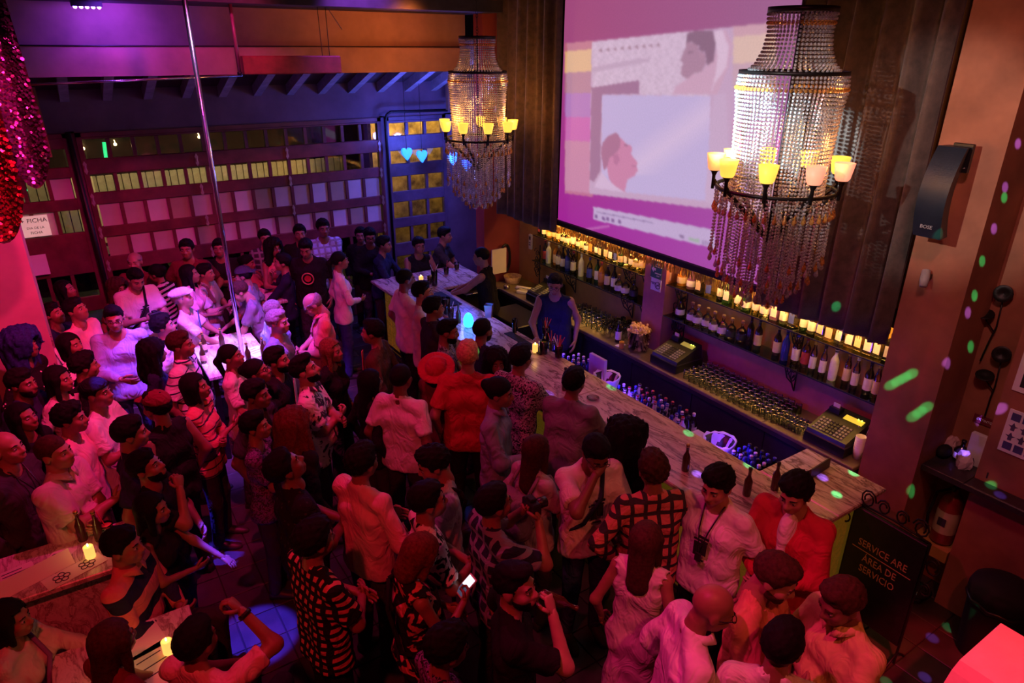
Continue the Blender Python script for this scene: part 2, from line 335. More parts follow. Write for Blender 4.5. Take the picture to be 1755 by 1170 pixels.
# pole, hanging bar and drop pipes
pole = thing('dance_pole', 'tall polished metal dance pole rising from the bright table', 'pole', (1.30, 7.2, 0))
MB().lathe([(.023, .02), (.023, 5.33)], n=14).build('pole_shaft', M['steel'], pole, True)
MB().lathe([(.11, 0), (.11, .012), (.05, .03), (.03, .05)], n=18).build('pole_base', M['steel'], pole, True)
hb = thing('hanging_bar', 'red painted wooden bar slung on cables in front of the lintel', 'bar', (2.38, 7.9, 3.81))
MB().bbox(-.5, -.06, 0, .54, .06, .18, .01).build('bar_body', mat('red_paint', (.20, .035, .03), .5, var=.3), hb)
for x in (.36, .44): MB().tube([(x, 0, .18), (x-.02*random.random(), 0, .66)], .004, 5).build('cable', M['iron'], hb)
MB().tube([(.46, 0, .66), (.72, .3, .45)], .004, 5).build('cable', M['iron'], hb)
dp = thing('drop_pipe', 'dark vertical drop pipe hanging beside the red bar', 'pipe', (1.845, 7.9, 3.8))
MB().lathe([(.018, .03), (.018, .67)], n=10).build('pipe_tube', mat('pipe_paint', (.16, .05, .08), .4), dp, True); MB().lathe([(.024, 0), (.026, .03), (.018, .04)], n=10).build('pipe_cap', M['iron'], dp, True)
led = thing('stage_light', 'violet light bar fixed under the dark soffit', 'lamp', (.62, 8.3, 4.42))
MB().bbox(-.13, -.05, 0, .13, .05, .05).build('lamp_housing', M['blackm'], led)
for i in range(5): MB().ball((-.1+.05*i, -.02, -.004), .018).build('lens', emis('violet_led_%d' % i, (.35, .15, 1), 18), led, True)
# pink-lit post on the left with sequinned drapes
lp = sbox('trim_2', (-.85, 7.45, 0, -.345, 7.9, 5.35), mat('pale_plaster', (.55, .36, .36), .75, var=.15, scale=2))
seqm = {'r': mat('red_sequins', (.62, .05, .10), .22, .65, var=.5, scale=40, bmp=0), 'p': mat('violet_sequins', (.16, .07, .22), .22, .7, var=.6, scale=40, bmp=0)}
def drape(label, key, top, bot, wtop, wbot, z0, z1, seed):
    rr = random.Random(seed); root = thing('sequin_drape', label, 'drape', (0, 0, 0), 0, 'sequinned drapes at the left edge')
    b = MB(); cl = MB(); n = 84
    T = Vector(top); B = Vector(bot)
    def surf(u, t):
        c = T.lerp(B, t); wd = wtop+(wbot-wtop)*t; fold = math.sin(u*9+t*2)*.05
        return Vector((c.x+(u-.5)*wd, c.y+fold, z1+(z0-z1)*t*(1-.16*(abs(u-.55)*2)**2)))
    for i in range(26):
        for j in range(n):
            u, t = (i+.5*(j % 2)+rr.uniform(-.2, .2))/26, (j+rr.uniform(-.3, .3))/n
            p = surf(u, t); a = rr.uniform(-.5, .5); tl = rr.uniform(-.5, .7); r = rr.uniform(.009, .014)
            ux = Vector((math.cos(a), math.sin(a), 0)); uz = Vector((0, 0, 1))*math.cos(tl)+Vector((math.sin(a), -math.cos(a), 0))*math.sin(tl)
            p = p+Vector((0, -.015, 0)); b.add([p+ux*r*math.cos(k*PI/3)+uz*r*math.sin(k*PI/3) for k in range(6)], [(0, 1, 2, 3, 4, 5)])
    V = [surf(i/12, j/24) for j in range(25) for i in range(13)]; F = [(j*13+i, j*13+i+1, j*13+i+14, j*13+i+13) for j in range(24) for i in range(12)]
    cl.add(V, F); cl.build('drape_cloth', mat('drape_backing_'+key, (.05, .01, .02), .8), root, True)
    o = b.build('sequins', seqm[key], root); o['kind'] = 'stuff'
drape('long violet sequinned drape hanging beside the lintel', 'p', (-.30, 6.1, 5), (-.12, 6.1, 3), .5, .3, 3.12, 5.3, 1)
drape('red sequinned drape hanging nearest the left edge', 'r', (-.45, 5.5, 5), (-.36, 5.5, 3), .55, .36, 2.88, 5.3, 2)
# ------------------------------------------------------------------ screen, curtains, valance
SX = 5.2
def lerp(a, b, t): return tuple(x+(y-x)*t for x, y in zip(a, b))
def inpoly(px, py, poly):
    r = np.zeros(px.shape, bool); n = len(poly)
    for i in range(n):
        x0, y0 = poly[i]; x1, y1 = poly[(i+1) % n]
        c = ((y0 > py) != (y1 > py)) & (px < (x1-x0)*(py-y0)/(y1-y0+1e-9)+x0); r ^= c
    return r
def make_screen():
    ny, nz = 330, 236; y0, y1, z0, z1 = 2.62, 6.80, 2.06, 5.30
    zc = 4.45; ny_, nz_ = ny, nz
    Ys = np.linspace(y0, y1, ny); Zs = np.concatenate([np.linspace(z0, zc, nz-2), [4.9, z1]])
    YY, ZZ = np.meshgrid(Ys, Zs)
    # pixel position of every node in the photograph's drawing of the picture
    Xp = np.stack([np.full(YY.shape, SX), YY, ZZ-CAMH], -1); zf = Xp @ _F; U = CX+FPX*(Xp @ _R)/zf; W = CY+FPX*(Xp @ _D)/zf
    C = np.zeros(YY.shape+(3,)); s = np.clip((U-965)/350, 0, 1)[..., None]; v = np.clip((W-60)/330, 0, 1)[..., None]
    top = np.array([.50, .16, .32])*(1-s)+np.array([.48, .24, .40])*s; bot = np.array([.50, .06, .43])*(1-s)+np.array([.52, .20, .52])*s
    C[:] = top*(1-v)+bot*v
    def fill(poly, col, blur=0): k = inpoly(U, W, poly); C[k] = col; return k
    pic = [(972, 74), (1312, 40), (1330, 372), (968, 326)]
    bands = [(0, .055, (.62, .25, .30)), (.055, .20, (.83, .58, .30)), (.20, .34, (.55, .30, .36)), (.34, .5, (.52, .25, .55)), (.5, .66, (.66, .16, .48)), (.66, 1.02, (.64, .30, .42))]
    for a, b, c in bands:
        for (xa, xb) in ((968, 1016), (1255, 1330)):
            f0 = lambda x, t: (74-(x-972)*.1)*(1-t)+(326+(x-968)*.13)*t
            cc = c if xb < 1100 else tuple(.5*q+.5*r for q, r in zip(c, (.72, .62, .62)))
            fill([(xa, f0(xa, a)), (xb, f0(xb, a)), (xb, f0(xb, b)), (xa, f0(xa, b))], cc)
    K = lambda pts: [(860+a/2.6, b/2.6) for a, b in pts]
    fill([(1014, 72), (1257, 46), (1253, 362), (1010, 332)], (.62, .46, .58))
    k = fill([(1014, 72), (1180, 54), (1215, 165), (1096, 162), (1096, 140), (1016, 150)], (.70, .58, .66))
    tex = .05*np.sin(U*.33+2*np.sin(W*.21))*np.sin(W*.4+1.5*np.sin(U*.13))+.03*np.sin(U*.7+3*np.sin(W*.3)); C[k] += tex[k][:, None]
    fill(K([(400, 300), (600, 262), (660, 258), (655, 275), (400, 325)]), (.60, .47, .56))
    for q in range(9): fill(K([(430+q*32, 225-q*3), (445+q*32, 215-q*3), (450+q*32, 235-q*3)]), (.42, .26, .32))
    fill(K([(945, 420), (1000, 415), (1010, 700), (960, 930), (905, 895), (925, 620)]), (.64, .50, .62))
    fill(K([(400, 390), (612, 357), (612, 418), (447, 422), (440, 640), (440, 760), (410, 810), (392, 800)]), (.40, .20, .32))
    fill(K([(828, 350), (850, 332), (890, 322), (915, 290), (945, 270), (960, 190), (945, 140), (1000, 135), (1030, 200), (1010, 300), (960, 420), (760, 420), (775, 385)]), (.66, .45, .54))
    fill(K([(945, 140), (985, 135), (1012, 210), (1000, 300), (950, 370), (930, 420), (950, 340), (962, 250)]), (.76, .62, .70))
    fill(K([(824, 190), (840, 185), (876, 205), (880, 228), (905, 235), (910, 285), (890, 320), (850, 330), (828, 350), (808, 345), (797, 325), (803, 310), (797, 298), (810, 285), (796, 268), (806, 240), (818, 215)]), (.46, .28, .36))
    fill(K([(826, 150), (850, 140), (940, 135), (952, 190), (946, 272), (915, 292), (905, 230), (880, 225), (878, 205), (840, 185), (822, 192)]), (.27, .14, .21))
    fill(K([(828, 232), (852, 226), (854, 233), (830, 240)]), (.26, .14, .2)); fill(K([(880, 232), (898, 238), (896, 262), (884, 262)]), (.50, .30, .38))
    k = fill(K([(447, 423), (930, 428), (925, 620), (905, 895), (560, 857), (445, 800)]), (.60, .54, .74))
    g = np.clip(1-np.abs((U-1085)+(W-290)*1.35)/60, 0, 1)*k*(W < 300); C += g[..., None]*np.array([.12, .08, .02])
    fill(K([(520, 605), (540, 625), (555, 640), (578, 650), (582, 670), (575, 682), (590, 705), (606, 725), (600, 740), (606, 760), (590, 785), (560, 800), (548, 855), (500, 825), (478, 800), (468, 740), (480, 700), (500, 690), (525, 660)]), (.66, .28, .42))
    fill(K([(443, 690), (447, 640), (470, 608), (510, 588), (522, 605), (530, 632), (525, 660), (500, 690), (480, 702), (470, 742), (455, 762)]), (.46, .19, .30))
    fill(K([(497, 690), (515, 685), (527, 710), (512, 737), (498, 725)]), (.54, .20, .34)); fill(K([(545, 640), (562, 645), (560, 652), (545, 648)]), (.4, .15, .25)); fill(K([(578, 735), (600, 738), (598, 744), (580, 742)]), (.45, .15, .28))
    fill(K([(410, 835), (445, 768), (478, 806), (520, 840), (548, 858)]), (.72, .58, .70))
    kk = inpoly(U, W, pic); C[kk] = C[kk]*.80+.20*np.array([.92, .80, .92])
    fill([(1017, 354), (1224, 394), (1226, 426), (1017, 376)], (.66, .56, .72))
    fill([(1022, 362), (1120, 381), (1120, 383), (1022, 364)], (.42, .33, .50))
    for (a, b) in ((1021, 367), (1034, 371), (1041, 372), (1050, 374), (1061, 376)): fill([(a-2, b), (a+3, b+1), (a+3, b+7), (a-2, b+6)], (.35, .22, .42))
    fill([(1165, 402), (1172, 403), (1172, 408), (1165, 407)], (.4, .3, .45)); fill([(1180, 406), (1198, 410), (1198, 416), (1180, 412)], (.50, .58, .50))
    for q in range(5): fill([(1204+q*4, 412+q), (1206+q*4, 412+q), (1206+q*4, 418+q), (1204+q*4, 418+q)], (.42, .33, .5))
    k = fill([(980, 395), (1045, 385), (1045, 389), (980, 399)], (.62, .25, .55))
    for _ in range(2):
        A = C.copy(); A[1:-1, 1:-1] = (C[1:-1, 1:-1]*2+C[:-2, 1:-1]+C[2:, 1:-1]+C[1:-1, :-2]+C[1:-1, 2:])/6; C = A
    C = np.clip(C*np.array([1.03, .97, 1.05]), 0, 1)**1.4
    V = np.stack([np.full(YY.shape, SX), YY, ZZ], -1).reshape(-1, 3)
    idx = np.arange(ny*nz).reshape(nz, ny)
    F = np.stack([idx[:-1, :-1], idx[1:, :-1], idx[1:, 1:], idx[:-1, 1:]], -1).reshape(-1, 4)
    m_, nt, N, L, bs = nodes_of('projected_picture'); at = N.new('ShaderNodeVertexColor'); at.layer_name = 'picture'
    vec = coords(nt); wvv = ramp(nt, noise(nt, vec, 60, 2), [(.3, (.92, .92, .92)), (.7, (1, 1, 1))])
    mx = N.new('ShaderNodeMix'); mx.data_type = 'RGBA'; mx.blend_type = 'MULTIPLY'; mx.inputs[0].default_value = 1
    L.new(at.outputs[0], mx.inputs[6]); L.new(wvv, mx.inputs[7]); L.new(mx.outputs[2], bs.inputs['Emission Color']); bs.inputs['Emission Strength'].default_value = .92
    bs.inputs['Base Color'].default_value = (.12, .12, .12, 1); bs.inputs['Roughness'].default_value = .9; bs.inputs['Specular IOR Level'].default_value = 0
    me = mesh_np('screen_picture', V, F, m_)
    ca = me.color_attributes.new('picture', 'FLOAT_COLOR', 'POINT'); ca.data.foreach_set('color', np.concatenate([np.clip(C, 0, 1).reshape(-1, 3), np.ones((ny*nz, 1))], 1).astype(np.float32).ravel())
    sc = thing('projection_screen', 'large projection screen showing two men in profile above a video player bar', 'screen', (0, 0, 0))
    obj('picture_surface', me, sc); MB().box(SX+.004, 2.62, 2.05, SX+.03, 6.8, 5.3).build('screen_board', M['white'], sc)
make_screen()
def curtain(name, label, y0, y1, z0, z1, X, n, amp, seed):
    rr = random.Random(seed); V = []; F = []; nz = 14; ph = [rr.uniform(0, 6) for _ in range(6)]; L = int(n*10)
    for k in range(nz+1):
        t = k/nz; z = z1+(z0-z1)*t
        for i in range(L+1):
            u = i/L; wv = math.sin(u*n*2*PI+.6*math.sin(3*u+ph[0]))*(.75+.25*math.sin(u*17+ph[1]))+.12*math.sin(u*n*4.3*PI+ph[2]+t)
            V.append((X-amp*(wv if wv > 0 else wv*.6)*(.7+.3*t), y0+(y1-y0)*u+.01*math.sin(t*5+u*8), z+.02*math.sin(u*n*2*PI)*t))
    for k in range(nz):
        for i in range(L): F.append((k*(L+1)+i, k*(L+1)+i+1, (k+1)*(L+1)+i+1, (k+1)*(L+1)+i))
    V2 = [(x+.02, y, z) for x, y, z in V]; o = len(V); b = MB(); b.add(V+V2, F+[tuple(i+o for i in reversed(q)) for q in F]+[(i, i+o, i+1+o, i+1) for i in list(range(L))]+[(nz*(L+1)+i+1, nz*(L+1)+i+1+o, nz*(L+1)+i+o, nz*(L+1)+i) for i in range(L)])
    return tag(b.build(name, M['curtain'], smooth=True), label, 'curtain')
curtain('velvet_curtain', 'brown velvet curtain gathered left of the projection screen', 6.66, 8.0, 1.98, 5.3, 5.06, 7, .10, 1)
curtain('velvet_curtain', 'broad brown velvet curtain right of the screen behind the near chandelier', 2.44, 3.62, 2.02, 5.3, 5.04, 5.5, .14, 2)
va = thing('fringed_valance', 'dark valance with a gold bead fringe above the bottle shelves', 'valance', (0, 0, 0))
MB().bbox(SX-.05, 2.5, 2.04, SX+.02, 7.6, 2.1, .006).build('valance_band', M['blackm'], va)
fb = MB()
for i in range(640):
    y = 2.52+i*(5.05/640); fb.tube([(SX-.02+random.uniform(-.012, .012), y, 2.05), (SX-.02+random.uniform(-.015, .015), y+random.uniform(-.008, .008), 1.95+random.uniform(-.015, .02))], [.003, .0045], 3)
fb.build('fringe', mat('gold_fringe', (.30, .17, .05), .4, .4, var=.4), va)['kind'] = 'stuff'
# warm strip lamps behind the valance
for (ya, yb, p) in ((5.9, 7.3, 17), (4.3, 5.9, 8), (3.6, 4.3, 6), (2.6, 3.6, 11)):
    o = lamp('AREA', (SX+.06, (ya+yb)/2, 2.03), p, (1, .47, .09), None, .05, sy=yb-ya); o.rotation_euler = (0, math.radians(-25), 0)
sl_ = thing('strip_light', 'warm strip light hidden behind the fringed valance', 'lamp', (SX+.06, 4.95, 2.05)); MB().box(-.02, -2.4, 0, .02, 2.4, .015).build('strip_housing', M['white'], sl_)
sbox('trim_3', (5.22, 2.4, 2.1, 5.5, 8.1, 2.16), M['dark'])
# ------------------------------------------------------------------ bar counter
barN = thing('bar_return', 'short marble topped bar return beside the service sign', 'bar', (0, 0, 0)); barF = thing('bar_return', 'far marble topped bar return before the small window bay', 'bar', (0, 0, 0))
spr = thing('bottle_well', 'long dark bottle well along the inner side of the bar', 'shelf', (0, 0, 0))
bar = thing('bar_counter', 'long marble topped bar counter with glowing onyx front panels', 'bar', (0, 0, 0))
for d in ((3.38, 2.0, 4.08, 4.4), (3.38, 4.402, 4.08, 6.6), (3.38, 6.602, 4.08, 8.65), (4.082, 2.0, 4.68, 2.67), (4.082, 7.82, 4.8, 8.65)):
    MB().bbox(d[0], d[1], 1.06, d[2], d[3], 1.10, .008).build('marble_slab', M['marble'], bar if d[0] < 4 else (barN if d[1] < 4 else barF))
onyx_e = marble('onyx_lit', (.60, .36, .07), (.28, .14, .02), (.6, .5, .3), .35, 2.2)
_b = onyx_e.node_tree.nodes['Principled BSDF']; _b.inputs['Emission Color'].default_value = (.50, .28, .02, 1); _b.inputs['Emission Strength'].default_value = .09
yy = 2.1
while yy < 8.5:
    MB().bbox(3.54, yy+.01, .14, 3.58, min(yy+.62, 8.56), 1.04, .006).build('front_panel', onyx_e, bar); yy += .63
MB().bbox(3.62, 2.09, .14, 4.07, 2.12, 1.04).build('front_panel', onyx_e, bar); MB().bbox(4.09, 2.09, .14, 4.62, 2.12, 1.04).build('front_panel', onyx_e, barN)
MB().box(3.59, 2.13, .0, 3.66, 8.5, 1.06).build('bar_body', M['dark'], bar); MB().box(4.09, 2.13, 0, 4.6, 2.5, 1.058).build('bar_body', M['dark'], barN); MB().box(4.09, 8.05, 0, 4.75, 8.5, 1.058).build('bar_body', M['dark'], barF)
MB().tube([(3.42, 2.1, .2), (3.42, 8.6, .2)], .022, 8).build('foot_rail', M['steel'], bar, True)
MB().bbox(3.66, 2.7, .66, 4.02, 7.8, .69).build('speed_shelf', M['steel'], bar); MB().bbox(4.10, 2.72, .74, 4.46, 6.0, .78).build('well_top', M['dark'], spr); MB().box(4.12, 2.72, 0, 4.44, 6.0, .74).build('well_body', M['dark'], spr)
# purple glow lamps under the inner edge
for y in (3.1, 4.3, 5.4): lamp('AREA', (4.07, y, 1.04), 5, (.13, .04, 1), (4.5, y, .85), .06, sy=.9)
# ------------------------------------------------------------------ back counter and shelves
bc = thing('back_counter', 'long slate back counter with dark cabinets under the bottle shelves', 'counter', (0, 0, 0))
for a, b in ((2.4, 3.3), (3.3, 4.2), (4.2, 5.1), (5.1, 6.0), (6.0, 6.9), (6.9, 8.05)):
    MB().bbox(4.95, a+.002, .91, 5.495, b-.002, .95, .006).build('counter_slab', M['counter'], bc)
    MB().bbox(5.02, a+.005, .08, 5.06, b-.005, .9, .006).build('cabinet_door', M['dark'], bc)
MB().box(5.07, 2.4, 0, 5.495, 8.05, .91).build('cabinet_body', M['blackm'], bc); MB().bbox(4.96, 2.4, .86, 5.0, 8.05, .91).build('edge_trim', M['dark'], bc)
def scroll(c, r, t0, t1, n=14, k=.55):
    return [(c[0]+r*(1-k*i/n)*math.cos(t0+(t1-t0)*i/n), c[1], c[2]+r*(1-k*i/n)*math.sin(t0+(t1-t0)*i/n)) for i in range(n+1)]
bk = MB()
bk.tube([(.0, 0, 0), (.0, 0, -.30)], .007, 5); bk.tube([(0, 0, 0), (-.21, 0, 0)], .007, 5); bk.tube([(-.20, 0, -.01), (-.15, 0, -.12), (-.06, 0, -.2), (0, 0, -.30)], .007, 5)
bk.tube(scroll((-.05, 0, -.06), .045, 0, 9), .005, 5); bk.tube(scroll((-.14, 0, -.05), .04, 3, 11), .005, 5); bk.tube(scroll((-.04, 0, -.16), .035, 1, 9), .005, 5); bk.tube([(-.10, 0, -.02), (-.09, 0, -.14), (-.03, 0, -.24)], .005, 5)
# leaf-like second plane makes the bracket read as wrought iron
bk.tube([(-.17, .012, 0), (-.02, .012, -.24)], .005, 5); bkm = bk.mesh('shelf_bracket', M['iron'], True)
SH = [('left', 5.27, 7.42), ('right', 2.46, 4.92)]
for side, a, b in SH:
    for lev, z in (('upper', 1.76), ('lower', 1.405)):
        s_ = thing('glass_shelf', '%s glass shelf on scrolled iron brackets %s of the evacuation sign' % (lev, 'left' if side == 'left' else 'right'), 'shelf', (0, 0, z), 0, 'bottle shelves')
        MB().bbox(5.26, a, -.008, 5.495, b, .004, .002).build('shelf_pane', M['shelfglass'], s_); MB().box(5.252, a, -.008, 5.26, b, .004).build('shelf_edge', M['iron'], s_)
        for y in ((a+.03, a+.35, a+1.45) if side == 'left' else (b-.12, b-1.55, a+.03)): obj('bracket', bkm, s_, (5.47, y, -.008))
# dark foliage-like iron work at the shelf ends
for (y, z, l) in ((7.5, 1.17, 'black wrought iron scroll panel beside the telephone'), (4.90, 1.17, 'black wrought iron scroll panel behind the popcorn bucket')):
    t_ = thing('scroll_panel', l, 'ironwork', (5.44, y, z)); b_ = MB()
    for i in range(9): b_.tube([(p[1]-.02, p[0], p[2]) for p in scroll((random.uniform(-.06, .06), 0, .04*i), random.uniform(.04, .06), random.uniform(0, 6), random.uniform(7, 13))], .006, 5)
    b_.build('scrolls', M['iron'], t_, True); MB().tube([(0, 0, -.2), (0, 0, .4)], .009, 5).build('upright', M['iron'], t_)
# ------------------------------------------------------------------ bottles
def bottle_mesh(h, r, neck, shoulder, kind='round', sq=False):
    prof = [(r*.9, 0), (r, .008), (r, h*shoulder), (r*.85, h*(shoulder+.06)), (neck*1.15, h*(shoulder+.17)), (neck, h*(shoulder+.22)), (neck, h*.94), (neck*1.25, h*.945), (neck*1.25, h*.97), (neck, h*.975), (neck, h*.985)]
    return prof
GL = {}
def bglass(key, col, rough=.12, alpha=.55):
    if key not in GL: GL[key] = glassy('bottle_'+key, (.9, .9, .9), .1, alpha, col)
    return GL[key]
BC = {'clear': bglass('clear', (.93, .93, .90), alpha=.93), 'green': mat('bottle_green', (.02, .06, .02), .12, bmp=0, spec=.7), 'dark': mat('bottle_dark', (.015, .012, .012), .12, bmp=0, spec=.7),
      'amber': mat('bottle_amber', (.35, .13, .02), .12, bmp=0, spec=.7), 'blue': mat('bottle_blue', (.02, .03, .30), .12, bmp=0, spec=.7), 'white': mat('bottle_white', (.75, .72, .68), .3, bmp=0), 'gold': bglass('gold', (.92, .70, .30), alpha=.88), 'beer': mat('bottle_beer', (.05, .02, .008), .12, bmp=0, spec=.7), 'pale': bglass('pale', (.95, .88, .66), alpha=.9), 'purple': mat('bottle_purple', (.16, .06, .20), .15, bmp=0)}  # pale: clear glass, the warm shelf light put into its tint
LC = {'white': mat('label_white', (.75, .72, .68), .6, bmp=0), 'cream': mat('label_cream', (.65, .52, .32), .6, bmp=0), 'red': mat('label_red', (.45, .05, .04), .6, bmp=0), 'black': mat('label_black', (.03, .03, .03), .5, bmp=0), 'orange': mat('label_orange', (.6, .25, .05), .6, bmp=0), 'blue': mat('label_blue', (.06, .08, .4), .6, bmp=0)}
CC = {'dark': M['black'], 'gold': mat('cap_gold', (.6, .4, .12), .3, .7), 'white': M['white'], 'cork': mat('cap_cork', (.55, .34, .15), .7), 'red': mat('cap_red', (.4, .04, .04), .4), 'blue': mat('cap_blue', (.05, .06, .4), .4)}
BM = {}
def bottle(loc, label, shape='spirit', col='clear', lab='white', cap='dark', h=.28, group=None, s=1, name='bottle', top=None):
    key = (shape, col, lab, cap, h)
    if key not in BM:
        r, nk, sh = {'spirit': (.036, .013, .62), 'wine': (.036, .013, .60), 'squat': (.05, .015, .52), 'square': (.042, .014, .66), 'beer': (.030, .012, .52), 'slim': (.029, .013, .62)}[shape]
        n = 4 if shape == 'square' else 12
        k = 1.25 if n == 4 else 1
        prof = bottle_mesh(h, r*k, nk, sh); bd = MB()
        if n == 4:
            bd.lathe([(a, z) for a, z in prof[:4]], n=4); bd.v = [tuple(Matrix.Rotation(PI/4, 3, 'Z') @ Vector(p)) for p in bd.v]; bd.lathe(prof[3:], n=10)
        else: bd.lathe(prof, n=n)
        body = bd.mesh('bottle_body', BC[col], n != 4)
        cp = MB().lathe([(nk*1.15, h*.9), (nk*1.2, h), (nk*.8, h+.004)], n=10).mesh('bottle_cap', CC[cap], True)
        lb_ = None
        if lab:
            z0, z1 = h*.14, h*(sh-.1)
            if n == 4: lb_ = MB().box(-r*.72, -r*.885, z0, r*.72, -r*.84, z1).mesh('bottle_label', LC[lab]); 
            else: lb_ = MB().lathe([(r+.0008, z0), (r+.0012, z0+.002), (r+.0012, z1-.002), (r+.0008, z1)], n=12, cap=False).mesh('bottle_label', LC[lab], True)
        BM[key] = (body, cp, lb_)
    body, cp, lb_ = BM[key]
    t = thing(name, label, 'bottle', loc, random.uniform(-.2, .2)-PI/2*0, group); t.scale = (s, s, s)
    obj('bottle_body', body, t); obj('bottle_cap', cp, t)
    if lb_: obj('bottle_label', lb_, t, rz=-PI/2)
    return t
ORD = ['first', 'second', 'third', 'fourth', 'fifth', 'sixth', 'seventh', 'eighth', 'ninth', 'tenth', 'eleventh', 'twelfth', 'thirteenth', 'fourteenth', 'fifteenth', 'sixteenth', 'seventeenth', 'eighteenth', 'nineteenth', 'twentieth', 'twenty-first', 'twenty-second', 'twenty-third', 'twenty-fourth', 'twenty-fifth', 'twenty-sixth']
CN = {'clear': 'clear glass', 'green': 'dark green', 'dark': 'black glass', 'amber': 'amber', 'blue': 'deep blue', 'white': 'white', 'gold': 'golden', 'pale': 'yellow-light tinted clear', 'purple': 'dark purple', 'beer': 'brown'}
SN = {'spirit': 'spirit bottle', 'wine': 'wine bottle', 'squat': 'squat bottle', 'square': 'square bottle', 'slim': 'slim bottle', 'beer': 'beer bottle'}
def shelf_row(z, spec, name):
    for i, (px, py, sh, co, la, ca, h) in enumerate(spec):
        p = atX(px, py, 5.36)
        bottle((5.365+random.uniform(-.02, .02), p.y, z+.005), '%s %s, %s from left on the %s' % (CN[co], SN[sh], ORD[i], name), sh, co, la, ca, h, 'bottles on the '+name)
rr = random.Random(5)
xs = lambda a, b, n: [(a[0]+(b[0]-a[0])*i/(n-1), a[1]+(b[1]-a[1])*i/(n-1)) for i in range(n)]
UL = 'dark:red dark:white amber:cream gold:cream gold:cream pale:white pale:white gold:white pale:white pale:cream clear:white pale:orange dark:white dark:cream gold:cream pale:white clear:blue green:cream clear:white gold:white pale:cream gold:cream'.split()
pts = xs((926, 398), (1098, 462), len(UL))
shelf_row(1.76, [(x, y, rr.choice(['spirit', 'squat', 'square', 'spirit']), s.split(':')[0], s.split(':')[1], rr.choice(['gold', 'white', 'cork', 'dark']), rr.choice([.2, .22, .19, .24])) for (x, y), s in zip(pts, UL)], 'upper shelf left of the green sign')
LL = [(934, 'spirit', 'dark', 'red', 'red'), (941, 'spirit', 'white', None, 'white'), (950, 'spirit', 'amber', 'cream', 'gold'), (957, 'spirit', 'clear', 'white', 'white'), (965, 'wine', 'dark', 'white', 'dark'), (973, 'wine', 'blue', 'blue', 'blue'), (982, 'spirit', 'clear', 'white', 'red'), (995, 'spirit', 'white', 'white', 'white'), (1011, 'spirit', 'clear', 'blue', 'blue'), (1021, 'spirit', 'green', 'white', 'dark'), (1031, 'spirit', 'amber', 'orange', 'red'), (1041, 'spirit', 'dark', 'cream', 'gold'), (1050, 'wine', 'dark', 'white', 'dark'), (1061, 'squat', 'clear', 'white', 'gold'), (1072, 'squat', 'clear', 'white', 'dark'), (1085, 'squat', 'dark', 'black', 'dark')]
shelf_row(1.405, [(x, 448+(x-934)*.40, sh, co, la, ca, .29 if sh != 'squat' else .22) for x, sh, co, la, ca in LL], 'lower shelf left of the green sign')
UR = 'clear:cream amber:cream purple:white dark:cream clear:blue dark:white green:white clear:white green:white pale:white clear:white purple:white dark:white pale:blue green:white dark:white pale:cream pale:cream pale:white pale:white pale:cream pale:white clear:white dark:white'.split()
pts = xs((1152, 478), (1518, 622), len(UR))
shelf_row(1.76, [(x, y, rr.choice(['square', 'squat', 'spirit']) if i < 15 else ('spirit' if i == 15 else 'square'), s.split(':')[0], s.split(':')[1], 'cork' if i < 4 else rr.choice(['gold', 'white', 'dark']), rr.choice([.22, .24, .23])) for i, ((x, y), s) in enumerate(zip(pts, UR))], 'upper shelf right of the green sign')
LR = [(1162, 'squat', 'dark', 'white', 'dark'), (1183, 'squat', 'clear', 'white', 'cork'), (1194, 'squat', 'clear', 'white', 'cork'), (1208, 'squat', 'clear', 'white', 'cork'), (1222, 'squat', 'clear', 'white', 'cork'), (1237, 'squat', 'clear', 'white', 'cork'), (1251, 'squat', 'clear', 'black', 'cork'), (1266, 'squat', 'clear', 'black', 'cork'), (1279, 'wine', 'dark', None, 'dark'), (1294, 'wine', 'dark', 'cream', 'dark'), (1325, 'wine', 'dark', 'cream', 'gold'), (1341, 'wine', 'blue', None, 'dark'), (1357, 'spirit', 'pale', 'white', 'blue'), (1373, 'spirit', 'gold', 'red', 'red'), (1389, 'slim', 'clear', 'white', 'gold'), (1406, 'slim', 'clear', 'white', 'dark'), (1423, 'spirit', 'white', 'white', 'dark'), (1443, 'slim', 'gold', 'cream', 'gold'), (1460, 'slim', 'clear', 'white', 'white'), (1481, 'wine', 'dark', 'white', 'dark'), (1496, 'slim', 'gold', 'cream', 'gold')]
shelf_row(1.405, [(x, 543+(x-1140)*.40, sh, co, la, ca, .30 if sh != 'squat' else .22) for x, sh, co, la, ca in LR], 'lower shelf right of the green sign')
# ------------------------------------------------------------------ glasses on the back counter
gm = MB().lathe([(.030, 0), (.034, .09), (.031, .09), (.027, .008), (.0, .008)], n=10, cap=False).mesh('tumbler_glass', M['glass'], True)
wm = MB().lathe([(.03, 0), (.03, .003), (.004, .006), (.004, .07), (.02, .085), (.034, .12), (.031, .165), (.029, .165), (.031, .12), (.0, .088)], n=10, cap=False).mesh('wine_glass_bowl', M['glass'], True)
def glasses(n, x0, x1, y0, y1, me, label, group, flip=False, name='tumbler'):
    k = max(1, round((x1-x0)/.075)); cols = max(1, n//k)
    for i in range(k):
        for j in range(cols):
            o = obj(name, me, None, (x0+(i+.5)*(x1-x0)/k+random.uniform(-.006, .006), y0+(j+.5)*(y1-y0)/cols+random.uniform(-.006, .006), .951+(.165 if name != 'tumbler' else .09)*flip))
            if flip: o.rotation_euler = (PI, 0, 0)
            tag(o, label, 'glass', group)
glasses(42, 5.06, 5.46, 5.75, 6.5, gm, 'small upturned tumbler in the block of glasses right of the barman', 'tumblers right of the barman', True)
